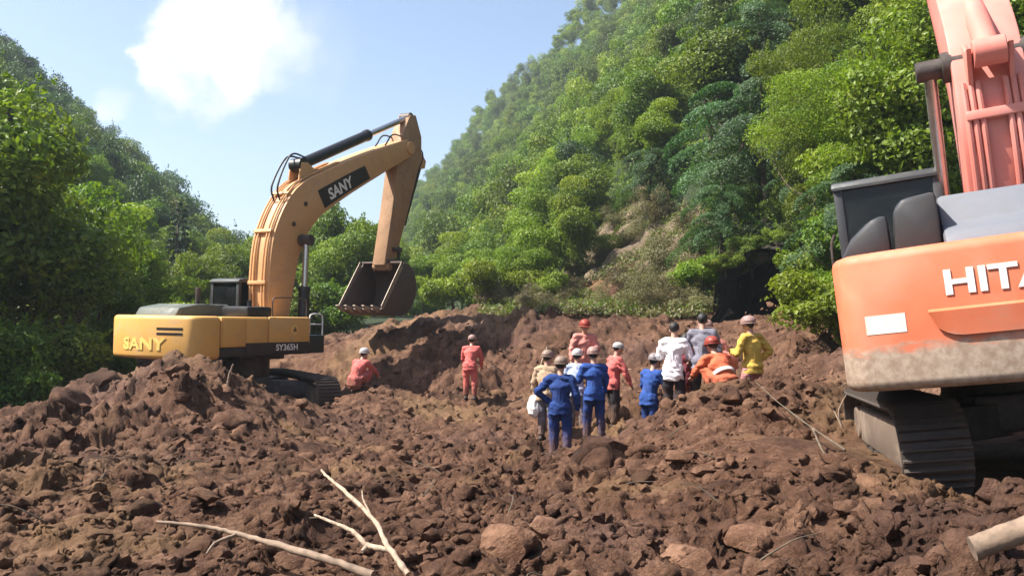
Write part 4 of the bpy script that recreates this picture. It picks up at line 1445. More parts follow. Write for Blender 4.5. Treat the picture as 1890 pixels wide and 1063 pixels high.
def y_hood(root, cx, ex, hw, zt):
    mb = MB(); mb.prism([(cx - .25, zt - .02), (cx - .1, zt + .20), (cx + .5, zt + .30), (ex - .05, zt + .30), (ex, zt - .02)], -.15, 1.32, 'y', .05)
    mb.build('engine_hood', M_GREYGREEN, root)
    mb = MB(); mb.box((ex - .55, -1.28, zt - .02), (ex + .35, -.35, zt + .26), .07); mb.cyl((ex - .1, -.9, zt + .2), (ex - .1, -.9, zt + .42), .06, 12); mb.build('air_filter_box', M_BLACK, root)
    mb = MB(); mb.cyl((ex - .9, .1, zt + .26), (ex - .9, .1, zt + .72), .065, 14, .01); mb.build('exhaust_pipe', M_STEEL, root)
    mb = MB(); mb.tube(catmull([(ex + .2, -1.42, zt), (ex + .2, -1.42, zt + .42), (ex + .4, -1.42, zt + .5), (.6, -1.42, zt + .5), (.75, -1.42, zt + .4), (.75, -1.42, zt)], 4), .018, 7); mb.build('handrail', M_STEEL, root)


def y_boom(boom, up, dn, bw, edge):
    # black name panel on the right side of the upper boom
    n = len(up)
    def sidept(t, s, off):
        i = t * (n - 1); a = int(i); f = i - a; b = min(a + 1, n - 1)
        u = Vector(up[a]).lerp(Vector(up[b]), f); d = Vector(dn[a]).lerp(Vector(dn[b]), f)
        q = d.lerp(u, s)
        return Vector((q.x, -bw - off, q.y))
    t0, t1 = .585, .80
    mb = MB(); bm2 = mb.bm
    rows = []
    for off in (.002, .010):
        rows.append([[bm2.verts.new(sidept(t0 + (t1 - t0) * i / 8 + .015 * (.5 - s), s, off)) for i in range(9)] for s in (.10, .62)])
    for i in range(8):
        bm2.faces.new((rows[1][0][i], rows[1][0][i + 1], rows[1][1][i + 1], rows[1][1][i]))
        bm2.faces.new((rows[0][0][i], rows[0][0][i + 1], rows[1][0][i + 1], rows[1][0][i]))
        bm2.faces.new((rows[0][1][i], rows[0][1][i + 1], rows[1][1][i + 1], rows[1][1][i]))
    bmesh.ops.recalc_face_normals(bm2, faces=bm2.faces)
    pnl = mb.build('name_panel', M_DECAL_K, boom, False)
    a, b = sidept(t0 + .03, .36, .012), sidept(t1 - .05, .36, .012)
    L_ = (b - a).length; d = (b - a).normalized(); nn = Vector((-d.z, 0, d.x))
    me, co = text_mesh('SANY', .36, L_ * .80, .03, .004)
    c = (a + b) / 2
    map_text(me, co, lambda u, v, w: tuple(c + d * u + nn * v + Vector((0, -max(0, w), 0)))); link('lettering', me, M_DECAL_W, pnl)
    for t in (.40, .50):
        p = sidept(t, .55, 0); mb = MB(); mb.cyl((p.x, p.y, p.z), (p.x, p.y - .04, p.z), .07, 12, .008); mb.build('grease_boss', M_STEEL, boom)


Y_YAW = R(90 - 28)
Y_CTR = (-7.25, 24.2, -.62)
excavator(dict(loc=Y_CTR, rot=(R(1.0), R(0), Y_YAW), label='yellow excavator on tracks, boom raised and bucket hanging, behind the left mound',
               W=3.0, TS=3.4, zb=1.52, zt=2.56, xf=.86, bulge=.30, cw_len=1.05, cw_bevel=.10, paint=M_YEL, boom_paint=M_YEL_BOOM, dark_deck=True, eng_x=-.75,
               cab_x0=.1, cab_x1=1.9, cab_z=3.62, cab_mat=M_CABFRAME, cw_fn=y_cw, tank_fn=y_tank, hood_fn=y_hood, boom_fn=y_boom, rail_mat=M_DECAL_W,
               track_yaw=R(90 + 33) - Y_YAW, gauge=2.9, track_len=5.0, shoe=.62, track_r=.5, pitch=.2,
               foot=(.80, 2.15), boom_a=R(-1), boom_scale=1.28, boom_pts=[(0, 0), (.05, 1.0), (.22, 2.0), (.75, 2.85), (1.7, 3.45), (3.2, 4.22), (4.75, 4.95)], boom_th=[.27, .39, .46, .48, .41, .33, .23], boom_w=.78,
               pipes=(-.26, -.16, .16, .26), pipe_k=1.0, pipe0=26, clamps=(6, 12, 17, 23), pipe_mat=M_YEL_BOOM, arm_paint=M_YEL_ARM, ram_on_boom=(.62, 2.05), ram_foot=(1.55, 1.75), ram_mat=M_BLACK, ram_frac=.55,
               arm_a=R(-103), arm_scale=1.36, arm_w=.50, arm_ram_i=21, arm_ram_frac=.60, bucket_k=1.18, bucket_a=R(-20), bucket_w=1.6, bram_frac=.7))


# ---- the orange machine on the right
def o_cw(cw, rear_x):
    me, co = text_mesh('HITACHI', .215, 1.34, .028, .006)
    map_text(me, co, lambda u, v, w: (rear_x(-u - .10) - .004 - max(0, w), -u - .10, 1.90 + v)); link('lettering', me, M_DECAL_W, cw)
    # lower lip below the name: a proud band with a round end
    yy = np.linspace(-.72, .72, 25)
    mb = MB(); bm2 = mb.bm
    fr, bk = [], []
    for v in yy:
        e = max(0, (abs(v) - .47) / .25); zl = 1.46 + .20 * (1 - math.sqrt(max(0, 1 - e * e)))
        fr.append([bm2.verts.new((rear_x(v) - .030, v, zl)), bm2.verts.new((rear_x(v) - .055, v, 1.67))])
        bk.append([bm2.verts.new((rear_x(v) + .02, v, zl - .005)), bm2.verts.new((rear_x(v) + .02, v, 1.70))])
    for i in range(24):
        for a, b in ((fr[i], fr[i + 1]),):
            bm2.faces.new((a[0], b[0], b[1], a[1]))
        bm2.faces.new((fr[i][1], fr[i + 1][1], bk[i + 1][1], bk[i][1])); bm2.faces.new((fr[i][0], bk[i][0], bk[i + 1][0], fr[i + 1][0]))
    for i in (0, 24):
        bm2.faces.new((fr[i][0], fr[i][1], bk[i][1], bk[i][0]))
    bmesh.ops.recalc_face_normals(bm2, faces=bm2.faces)
    mb.build('lifting_recess', M_ORG, cw, True, 30)
    # pale sticker
    ys = np.linspace(1.22, .90, 8)
    mb = MB(); mb.prism([(rear_x(v) - .004, v) for v in ys] + [(rear_x(v) + .01, v) for v in ys[::-1]], 1.53, 1.69, 'z'); mb.build('sticker', mat_paint('worn_label', (.66, .60, .54), .6, .8, (.52, .33, .22)), cw)


def o_hood(root, cx, ex, hw, zt):
    mb = MB(); mb.prism([(cx - .42, zt - .02), (cx - .30, zt + .16), (cx - .12, zt + .22), (cx + .05, zt + .52), (ex + .05, zt + .55), (ex + .08, zt - .02)], -1.30, .49, 'y', .05)
    mb.build('engine_hood', M_SILVER, root)
    mb = MB(); mb.prism([(.905, zt - .02), (.88, zt + .40), (.80, zt + .50), (.505, zt + .53), (.505, zt - .02)], cx - .30, ex - .2, 'x', .05)
    mb.build('engine_hood_cover', M_DGREY, root)
    mb = MB(); mb.prism([(1.40, zt - .02), (1.27, zt + .20), (1.08, zt + .36), (.93, zt + .39), (.925, zt - .02)], cx - .26, ex - .4, 'x', .06)
    mb.build('air_intake_cover', M_DGREY, root)
    mb = MB()
    for q in range(6):
        mb.box((cx + .0 + q * .09, .98, zt + .375 - q * .0), (cx + .04 + q * .09, 1.05, zt + .392))
    mb.build('intake_grille', M_BLACK, root)
    mb = MB(); mb.cyl((cx - .05, -.35, zt + .26), (cx - .05, -.35, zt + .34), .11, 16, .02); mb.build('hood_cap', M_BLACK, root)
    mb = MB(); mb.cyl((ex - .5, -.9, zt + .3), (ex - .5, -.9, zt + .62), .06, 14, .01); mb.build('exhaust_pipe', M_STEEL, root)


def o_boom(boom, up, dn, bw, edge):
    for yy, i0, i1 in ((-.19, 2, 12), (.19, 2, 12)):
        pass


O_YAW = R(90 - 23.5)
excavator(dict(loc=(5.43, 9.645, .20), rot=(R(-6.3), R(0.5), O_YAW), label='orange excavator seen from behind with white lettering on its muddy counterweight',
               W=2.9, TS=2.9, zb=1.04, zt=2.24, xf=1.0, bulge=.22, cw_len=1.0, cw_bevel=.09, paint=M_ORG, boom_paint=M_ORG_BOOM, dark_deck=True, eng_x=-.55,
               cab_x0=.15, cab_x1=1.75, cab_z=3.40, cab_y0=.30, by=-.26, loops=False, cab_mat=M_CABFRAME, cw_fn=o_cw, hood_fn=o_hood, boom_fn=o_boom,
               track_yaw=R(90 - 14) - O_YAW, gauge=2.3, track_len=4.2, shoe=.60, track_r=.43, pitch=.19,
               foot=(.35, 1.75), boom_a=R(21), boom_scale=.92, boom_pts=[(0, 0), (.05, 1.0), (.22, 2.0), (.75, 2.85), (1.7, 3.45), (3.2, 4.22), (4.6, 4.9)], boom_th=[.26, .36, .44, .48, .40, .32, .22], boom_w=.70,
               pipes=(-.27, -.20, -.13, .13, .20, .27), pipe_k=1.15, pipe0=15, clamps=(3, 7, 13), pipe_mat=M_ORG_BOOM, ram_on_boom=(.40, 2.9), ram_foot=(1.05, 1.15), ram_mat=M_ORG_BOOM, ram_frac=.40,
               arm_a=R(44), arm_scale=.88, arm_w=.42, arm_ram_i=16, arm_ram_frac=.52, bucket_k=.85, bucket_a=R(100), bucket_w=1.2))


# ------------------------------------------------------------------ people
M_SKIN = mat_plain('skin', (.42, .24, .17), .55, 0, .12, 12, 0)
M_HAIR = mat_plain('black_hair', (.012, .010, .009), .6, 0, .3, 40, .4)
M_BOOT = mat_plain('muddy_boot', (.045, .032, .026), .8, 0, .4, 16, .3)
_cl = {}


def cloth(name, c, var=.22):
    if name not in _cl:
        m, N, L, b = new_mat('cloth_' + name)
        tcn = N.new('ShaderNodeTexCoord')
        n = noise_node(N, L, 5, 6, .65, tcn.outputs['Object'])
        cc = ramp(N, L, n, [(.3, tuple(x * (1 - var) for x in c)), (.7, tuple(min(1, x * (1 + var)) for x in c))])
        f = mrange(N, L, noise_node(N, L, 3, 6, .7, tcn.outputs['Object']), .52, .72, 0, .45)
        cc = mixrgb(N, L, f, cc, tuple(.6 * x + .4 * y for x, y in zip(c, (.17, .10, .07))))
        sx = N.new('ShaderNodeSeparateXYZ'); L.new(tcn.outputs['Object'], sx.inputs[0])
        zz = math_node(N, L, 'ADD', sx.outputs['Z'], math_node(N, L, 'MULTIPLY', noise_node(N, L, 6, 5, .65, tcn.outputs['Object']), -.75))
        cc = mixrgb(N, L, mrange(N, L, zz, -.25, .30, .85, 0), cc, (.13, .072, .046))       # mud splashed up the legs
        L.new(cc, b.inputs['Base Color'])
        b.inputs['Roughness'].default_value = .9
        b.inputs['Specular IOR Level'].default_value = .2
        bump(N, L, b, noise_node(N, L, 14, 5, .6, tcn.outputs['Object']), .4, .02)
        _cl[name] = m
    return _cl[name]


TMP = bpy.data.scenes.new('bake')


def capsule_mesh(segs, balls, voxel, decim, smooth_it=3):
    """Union of tapered capsules as one continuous skin (voxel remesh, baked)."""
    bm = bmesh.new()

    def sph(c, r, sc=(1, 1, 1)):
        M = Matrix.Translation(c) @ Matrix.Diagonal((r * sc[0], r * sc[1], r * sc[2], 1))
        bmesh.ops.create_icosphere(bm, subdivisions=2, radius=1, matrix=M)
    for (a, ra, b, rb) in segs:
        a, b = Vector(a), Vector(b)
        sph(a, ra); sph(b, rb)
        d = b - a
        if d.length > 1e-4:
            q = d.to_track_quat('Z', 'Y').to_matrix().to_4x4()
            bmesh.ops.create_cone(bm, cap_ends=True, segments=14, radius1=ra, radius2=rb, depth=d.length, matrix=Matrix.Translation((a + b) / 2) @ q)
    for (c, r, sc) in balls:
        sph(Vector(c), r, sc)
    me = bpy.data.meshes.new('t'); bm.to_mesh(me); bm.free()
    o = bpy.data.objects.new('t', me); TMP.collection.objects.link(o)
    m = o.modifiers.new('r', 'REMESH'); m.mode = 'VOXEL'; m.voxel_size = voxel; m.use_smooth_shade = True
    s = o.modifiers.new('s', 'SMOOTH'); s.iterations = smooth_it; s.factor = .5
    d = o.modifiers.new('d', 'DECIMATE'); d.ratio = decim
    with bpy.context.temp_override(scene=TMP, view_layer=TMP.view_layers[0]):
        dg = bpy.context.evaluated_depsgraph_get(); dg.update()
        out = bpy.data.meshes.new_from_object(o.evaluated_get(dg))
    bpy.data.objects.remove(o); bpy.data.meshes.remove(me)
    out.polygons.foreach_set('use_smooth', np.ones(len(out.polygons), dtype=bool))
    return out


def hem(me, p, n):
    """Cut a garment off cleanly below the plane through p with normal n."""
    bm = bmesh.new(); bm.from_mesh(me)
    g = bmesh.ops.bisect_plane(bm, geom=bm.verts[:] + bm.edges[:] + bm.faces[:], plane_co=p, plane_no=n, clear_inner=True)
    ed = [e for e in bm.edges if e.is_boundary]
    bmesh.ops.contextual_create(bm, geom=ed) if False else bmesh.ops.holes_fill(bm, edges=ed)
    bm.to_mesh(me); bm.free()


def wrinkle(me, amp, seed):
    n = len(me.vertices)
    co = np.zeros(n * 3, np.float32); me.vertices.foreach_get('co', co); co = co.reshape(-1, 3)
    no = np.zeros(n * 3, np.float32); me.vertex_normals.foreach_get('vector', no) if hasattr(me, 'vertex_normals') else me.vertices.foreach_get('normal', no)
    no = no.reshape(-1, 3)
    w = fbm(co[:, 0] * 8 + co[:, 1] * 7 + seed, co[:, 2] * 15 + co[:, 1] * 5 + co[:, 0] * 6, seed, 3)
    co = co + no * (amp * w)[:, None]
    me.vertices.foreach_set('co', co.ravel()); me.update()


def person(px, Y, face, label, pose='stand', top=None, legs=None, head='helmet', head_mat=None, h=1.70, lean=0.0, arms=None, seed=0, dz=0.0, bag=None, head_yaw=0, band=None, lift=None, hemlen=None, patch=None):
    """pose: stand / stride / squat / bend. face: degrees clockwise from straight away from the camera."""
    rr = random.Random(seed + 100)
    p = at(px, 600, Y)
    z = float(ground_h(np.array([p.x]), np.array([p.y]))[0]) - .03 + dz
    root = empty('person', (p.x, p.y, z), (0, 0, -R(face)))
    tag(root, label, 'person', 'rescue workers and onlookers on the debris')
    k = h / 1.70
    root.scale = (k, k, k)
    V = Vector
    if pose in ('stand', 'stride', 'bend'):
        st = .16 if pose == 'stride' else .05
        pel = V((0, -.02, .93)); hipz = .90
        hips = [V((s * .095, -.01, .90)) for s in (-1, 1)]
        knees = [V((-.12, .04 + st * .5, .49)), V((.12, .03 - st * .4, .50))]
        ank = [V((-.13, st * .9, .09)), V((.13, -st, .09))]
        toes = [a + V((s * .03, .17, -.05)) for a, s in zip(ank, (-1, 1))]
        ln = lean + (R(48) if pose == 'bend' else R(4))
        up = V((0, math.sin(ln), math.cos(ln)))
        chest = pel + up * .33; neck = pel + up * .53
        hd = neck + V((0, math.sin(ln) * .12 + .04, math.cos(ln * .6) * .155))
        sh = [neck + V((s * .185, 0, 0)) - up * .055 for s in (-1, 1)]
    elif pose == 'squat':
        pel = V((0, -.10, .33)); hips = [V((s * .11, -.08, .34)) for s in (-1, 1)]
        knees = [V((s * .17, .28, .50)) for s in (-1, 1)]; ank = [V((s * .14, .05, .09)) for s in (-1, 1)]
        toes = [a + V((0, .17, -.05)) for a in ank]
        ln = R(30) + lean; up = V((0, math.sin(ln), math.cos(ln)))
        chest = pel + up * .33; neck = pel + up * .53
        hd = neck + V((0, .10, .145)); sh = [neck + V((s * .185, 0, 0)) - up * .055 for s in (-1, 1)]
    arms = arms or {}
    elb, wri = [], []
    for i, s in enumerate((-1, 1)):
        a = arms.get(i, 'down')
        if a == 'down': e = sh[i] + V((s * .09, -.03, -.27)); w = e + V((s * .01, .07, -.24))
        elif a == 'hip': e = sh[i] + V((s * .20, -.08, -.22)); w = pel + V((s * .17, .08, .06))
        elif a == 'front': e = sh[i] + V((s * .10, .06, -.26)); w = e + V((-s * .10, .23, .04))
        elif a == 'reach': e = sh[i] + V((s * .06, .20, -.18)); w = e + V((-s * .03, .19, -.14))
        elif a == 'low': e = sh[i] + V((s * .07, .10, -.26)); w = e + V((-s * .02, .12, -.22))
        elif a == 'out': e = sh[i] + V((s * .22, .02, -.15)); w = e + V((s * .16, .12, -.06))
        elb.append(e); wri.append(w)
    # ---- body with face and hands
    segs = [(pel, .12, chest, .125), (chest, .125, neck - up * .06, .085), (neck - up * .04, .055, hd - V((0, .015, .03)), .052)]
    balls = []
    hyaw = R(head_yaw); f = V((-math.sin(hyaw), math.cos(hyaw), 0)); sd = V((math.cos(hyaw), math.sin(hyaw), 0))
    balls += [(hd + V((0, 0, .025)), .092, (.88, 1.02, 1.12)), (hd + f * .035 - V((0, 0, .055)), .062, (.9, .9, 1.0))]
    segs += [(hd + f * .085 + V((0, 0, .02)), .011, hd + f * .108 - V((0, 0, .018)), .017)]
    for s in (-1, 1):
        balls += [(hd + sd * s * .088 - V((0, 0, .005)), .024, (.5, .8, 1.25)), (hd + f * .078 + sd * s * .034 + V((0, 0, .045)), .016, (1.3, .7, .6))]
    segs += [(hd + f * .082 - V((0, 0, .052)) - sd * .018, .010, hd + f * .082 - V((0, 0, .052)) + sd * .018, .010)]
    for i, s in enumerate((-1, 1)):
        segs += [(hips[i], .088, knees[i], .058), (knees[i], .056, knees[i].lerp(ank[i], .35), .058), (knees[i].lerp(ank[i], .35), .058, ank[i], .040), (ank[i] + V((0, -.035, -.03)), .040, toes[i], .034)]
        segs += [(sh[i], .062, elb[i], .044), (elb[i], .043, wri[i], .030)]
        d = (wri[i] - elb[i]).normalized()
        cu = (d.cross(V((1, 0, 0)))).normalized(); la = d.cross(cu).normalized()
        if la.y < 0 and abs(d.z) > .5: la = -la
        palm = wri[i] + d * .055
        segs += [(wri[i], .028, palm - la * .018, .024), (wri[i], .028, palm + la * .018, .024)]
        for q, (o_, L1) in enumerate(((-.030, .062), (-.010, .076), (.010, .080), (.030, .070))):
            b0 = palm + la * o_ + d * .012; inw = V((-s * 1.0, .2, 0)).normalized()
            b1 = b0 + d * L1 * .55 + inw * .012; b2 = b1 + d * L1 * .35 + inw * .028
            segs += [(b0, .0105, b1, .0095), (b1, .0095, b2, .008)]
        t0 = wri[i] + d * .025 + la * .026; t1 = t0 + la * .030 + d * .028; t2 = t1 + d * .030 + la * .006
        segs += [(t0, .014, t1, .0115), (t1, .0115, t2, .0095)]
    body = capsule_mesh(segs, balls, .0115, .17)
    link('body', body, M_SKIN, root)
    for s in (-1, 1):
        mb = MB(); mb.ball(hd + f * .086 + sd * s * .033 + V((0, 0, .022)), .011, 1); mb.build('eye', M_HAIR, root)
    # ---- clothes
    T = [(pel + V((0, 0, -.02)), .150, chest, .150), (chest, .150, neck - up * .08, .105), (sh[0], .080, sh[1], .080), (chest + V((-.05, 0, 0)), .145, chest + V((.05, 0, 0)), .145), (pel + V((-.055, 0, -.10)), .150, pel + V((.055, 0, -.10)), .150), (pel + V((-.05, 0, 0)), .150, pel + V((.05, 0, 0)), .150)]
    for i in (0, 1):
        T += [(sh[i], .080, elb[i], .064), (elb[i], .064, wri[i] - (wri[i] - elb[i]).normalized() * .015, .050)]
    me = capsule_mesh(T, [], .016, .5, 2); wrinkle(me, .019, seed + 1)
    if pose != 'squat': hem(me, pel + V((0, 0, -.12 if hemlen is None else -hemlen)), V((0, 0, 1)))
    link('jacket', me, top, root)
    Lg = [(pel + V((-.04, 0, .0)), .112, pel + V((.04, 0, .0)), .112)]
    for i in (0, 1):
        Lg += [(hips[i] - V((0, 0, .02)), .108, knees[i], .086), (knees[i], .086, knees[i].lerp(ank[i], .82), .070)]
    me = capsule_mesh(Lg, [], .016, .5, 2); wrinkle(me, .018, seed + 2)
    link('trousers', me, legs, root)
    for i in (0, 1):
        me = capsule_mesh([(knees[i].lerp(ank[i], .62), .060, ank[i], .056), (ank[i] + V((0, -.045, -.035)), .050, toes[i], .044), (ank[i] + V((0, -.045, -.035)), .050, ank[i] + V((0, .05, -.03)), .055)], [], .014, .5, 2)
        link('boot', me, M_BOOT, root)
    if band:
        for off in band[1]:
            mb = MB(); c = pel + up * off; n = 22
            outer = [(c.x + .172 * 1.12 * math.cos(2 * math.pi * q / n), c.y + .172 * math.sin(2 * math.pi * q / n)) for q in range(n)]
            mb.prism(outer, c.z - .028, c.z + .028, 'z', 0, None)
            o = mb.build('reflective_band', band[0], root)
            o.matrix_local = Matrix.Translation(c) @ Matrix.Rotation(-ln, 4, 'X') @ Matrix.Translation(-c)
    if patch:
        for pn, (px_, pz_, pw_, ph_) in patch.items():
            c = pel + up * pz_ + V((px_, -.158, 0)); mb = MB()
            mb.box((-pw_ / 2, -.006, -ph_ / 2), (pw_ / 2, .03, ph_ / 2), .004)
            o = mb.build(pn, cloth('pale_patch', (.42, .47, .58)), root); o.location = c; o.rotation_euler = (-ln * .6, 0, 0)
    # ---- head wear
    hc = hd + V((0, 0, .045))
    tilt = Matrix.Translation(hc) @ Matrix.Rotation(hyaw, 4, 'Z') @ Matrix.Rotation(-R(6) - lean * .4, 4, 'X')
    if head in ('helmet', 'cap'):
        rr1, rr2, hh = (.128, .150, .135) if head == 'helmet' else (.108, .125, .10)
        bm = bmesh.new(); n = 20; rings = []
        for (r_, z_) in ((.97, .0), (1.0, .02), (.96, .38), (.82, .66), (.58, .88), (.28, .98)):
            rings.append([bm.verts.new((rr1 * r_ * .92 * math.cos(2 * math.pi * q / n), rr1 * r_ * 1.12 * math.sin(2 * math.pi * q / n), z_ * hh)) for q in range(n)])
        tp = bm.verts.new((0, 0, hh))
        for a, b in zip(rings[:-1], rings[1:]):
            for q in range(n): bm.faces.new((a[q], a[(q + 1) % n], b[(q + 1) % n], b[q]))
        for q in range(n): bm.faces.new((rings[-1][q], rings[-1][(q + 1) % n], tp))
        low = []
        for q in range(n):
            a = 2 * math.pi * q / n; fr = max(0, math.sin(a)) ** 2 * (.045 if head == 'helmet' else .075)
            low.append(bm.verts.new(((rr2 * .92) * math.cos(a) * (1 if head == 'helmet' else .9), (rr2 * 1.10) * math.sin(a) * (1 if head == 'helmet' or math.sin(a) > 0 else .9) + fr, -.012)))
        for q in range(n): bm.faces.new((low[q], low[(q + 1) % n], rings[0][(q + 1) % n], rings[0][q]))
        bmesh.ops.solidify(bm, geom=bm.faces[:], thickness=.008)
        bmesh.ops.recalc_face_normals(bm, faces=bm.faces)
        me = bpy.data.meshes.new(head); bm.to_mesh(me); bm.free()
        me.polygons.foreach_set('use_smooth', np.ones(len(me.polygons), dtype=bool))
        o = link(head, me, head_mat, root); o.matrix_local = tilt
    me = capsule_mesh([], [(hd + V((0, 0, .050)) - f * .014, .101, (.92, 1.0, .98)), (hd - f * .040 + V((0, 0, .015)), .070, (1.0, .8, 1.0))], .014, .5, 2)
    n = len(me.vertices); co = np.zeros(n * 3, np.float32); me.vertices.foreach_get('co', co); co = co.reshape(-1, 3)
    fwd = (co - np.array(hd)) @ np.array(f)
    # hairline: pull the front of the cap of hair back under the skin below the brow
    low = (fwd > .03) & (co[:, 2] < hd.z + .085)
    co[low] = np.array(hd) + (co[low] - np.array(hd)) * .72
    me.vertices.foreach_set('co', co.ravel()); me.update()
    link('hair', me, M_HAIR, root)
    return root, wri


BLUE = cloth('blue', (.018, .042, .155)); BLUE2 = cloth('bright_blue', (.026, .066, .235)); NAVY = cloth('navy', (.018, .030, .095))
REDC = cloth('red', (.56, .13, .115)); ORG_C = cloth('orange', (.56, .125, .06)); FADE = cloth('faded_red', (.58, .22, .18)); MAROON = cloth('maroon', (.16, .035, .045))
WHITEC = cloth('white', (.78, .76, .78), .08); GREYC = cloth('grey', (.17, .165, .20)); BLACKC = cloth('black', (.022, .020, .024)); YELC = cloth('yellow', (.55, .37, .075)); PINKC = cloth('dusty_pink', (.42, .19, .19)); TANC = cloth('tan', (.34, .24, .16)); LBLUE = cloth('light_blue', (.33, .38, .52))
H_PINK = mat_plain('dusty_pink_helmet', (.55, .36, .32), .5, 0, .15, 8, 0); H_WHITE = mat_plain('white_helmet', (.75, .72, .70), .45, 0, .08, 8, 0); H_RED = mat_plain('red_helmet', (.50, .10, .07), .45, 0, .15, 8, 0); H_TAN = mat_plain('tan_helmet', (.45, .33, .26), .5, 0, .15, 8, 0); H_GREY = mat_plain('grey_helmet', (.42, .37, .38), .5, 0, .15, 8, 0)

PE = []
PE.append(person(1034, 15.4, 12, 'worker in dark blue clothes and tan helmet standing at the front of the crowd', 'stand', BLUE, BLUE, 'helmet', H_TAN, 1.74, 0, {0: 'hip', 1: 'down'}, 1))
PE.append(person(1096, 16.6, -8, 'worker in bright blue overalls and pink helmet, second blue figure from the left', 'stand', BLUE2, BLUE, 'helmet', H_PINK, 1.72, 0, {0: 'front', 1: 'low'}, 2))
PE.append(person(1198, 16.2, 50, 'worker in blue with grey helmet holding a white paper, rightmost blue figure', 'stand', BLUE2, BLUE, 'helmet', H_GREY, 1.64, R(8), {0: 'front', 1: 'low'}, 3))
PE.append(person(1008, 17.2, 30, 'person in tan jacket half hidden left of the dark blue worker', 'stand', TANC, GREYC, 'helmet', H_TAN, 1.68, 0, {0: 'down', 1: 'front'}, 4))
PE.append(person(1078, 19.2, 170, 'person in red with red helmet standing behind the two blue workers', 'stand', FADE, REDC, 'helmet', H_RED, 1.70, 0, {0: 'front', 1: 'down'}, 5, .12))
PE.append(person(1064, 18.0, 20, 'person in pale blue shirt squeezed between the two left blue workers', 'stand', LBLUE, GREYC, 'helmet', H_WHITE, 1.66, 0, {0: 'down', 1: 'down'}, 6))
PE.append(person(1130, 17.6, 70, 'person with white cap and red jacket right of the second blue worker', 'stand', REDC, BLACKC, 'cap', H_WHITE, 1.68, R(6), {0: 'front', 1: 'low'}, 7, -.05))
PE.append(person(1243, 15.6, 25, 'bare-headed person in a long white shirt and black trousers', 'stand', WHITEC, BLACKC, 'none', None, 1.70, 0, {0: 'front', 1: 'front'}, 8, hemlen=.20))
PE.append(person(1267, 16.4, -10, 'person in maroon top and dusty pink trousers beside the white shirt', 'stand', MAROON, PINKC, 'none', None, 1.70, 0, {0: 'down', 1: 'front'}, 9))
PE.append(person(1296, 15.5, 15, 'dark-haired person in grey jacket and black trousers seen from behind', 'stand', GREYC, BLACKC, 'none', None, 1.74, R(4), {0: 'low', 1: 'down'}, 10))
PE.append(person(1343, 15.9, -60, 'person in faded red bending down between grey jacket and yellow shirt', 'bend', FADE, FADE, 'helmet', H_PINK, 1.72, R(-12), {0: 'low', 1: 'low'}, 11, .05))
PE.append(person(1335, 14.6, -20, 'crouching person in orange coverall with a pale band, low in front of the bending one', 'squat', ORG_C, ORG_C, 'helmet', H_RED, 1.72, R(10), {0: 'reach', 1: 'reach'}, 12, .10, band=(H_WHITE, (.16,))))
PE.append(person(1387, 15.4, -35, 'person in yellow shirt and pale pink helmet standing at the right end', 'stand', YELC, PINKC, 'helmet', H_PINK, 1.74, 0, {0: 'front', 1: 'hip'}, 13))
PE.append(person(660, 22.0, 30, 'red-clothed worker crouching beside the yellow excavator track', 'squat', REDC, REDC, 'helmet', H_WHITE, 1.72, R(0), {0: 'reach', 1: 'reach'}, 14, .0))
PE.append(person(868, 22.8, 10, 'worker in red coverall alone in the middle of the mud', 'stand', REDC, REDC, 'helmet', H_PINK, 1.62, R(16), {0: 'low', 1: 'low'}, 15))
# white paper held by the blue worker, white bag and white helmet carried
def world_of(pe, v):
    bpy.context.view_layer.update()
    return pe[0].matrix_world @ v


w = world_of(PE[2], PE[2][1][1])
mb = MB(); mb.box((-.11, -.003, -.16), (.11, .003, .16)); mb.box((-.10, -.006, -.15), (.10, -.0035, .14))
o = mb.build('paper', M_DECAL_W, None, False, 35, (w.x + .06, w.y - .10, w.z - .02), (R(-25), R(38), R(15))); tag(o, 'white sheet of paper held by the rightmost blue worker', 'paper')
w = world_of(PE[3], PE[3][1][0])
me = capsule_mesh([((0, 0, -.12), .13, (0, 0, -.28), .15)], [((0, 0, -.05), .06, (1, 1, 1))], .02, .5); wrinkle(me, .025, 5)
o = link('bag', me, M_DECAL_W, None, (w.x, w.y - .05, w.z)); tag(o, 'white bag hanging from the tan-jacketed person', 'bag')

# ------------------------------------------------------------------ boulders, clods, branches, logs
def rock_mesh(seed, sub=3, rough=.28, flat=.75):
    rr = np.random.default_rng(seed)
    bm = bmesh.new(); bmesh.ops.create_icosphere(bm, subdivisions=sub, radius=1)
    me = bpy.data.meshes.new('rock'); bm.to_mesh(me); bm.free()
    n = len(me.vertices); co = np.zeros(n * 3, np.float32); me.vertices.foreach_get('co', co); co = co.reshape(-1, 3)
    # chop by random planes for flat broken faces
    for q in range(9):
        d = rand_dirs(rr, 1)[0]; lim = rr.uniform(.55, .88)
        t = co @ d; over = np.maximum(t - lim, 0); co = co - over[:, None] * d * .92
    s = fbm(co[:, 0] * 1.7 + co[:, 2] * 1.3 + seed, co[:, 1] * 1.7 - co[:, 2] * 1.1, seed, 4, .55)
    co = co * (1 + rough * s * .6)[:, None]
    co[:, 2] *= flat
    me.vertices.foreach_set('co', co.astype(np.float32).ravel())
    me.polygons.foreach_set('use_smooth', np.ones(len(me.polygons), dtype=bool)); me.update()
    me.set_sharp_from_angle(angle=R(38))
    return me


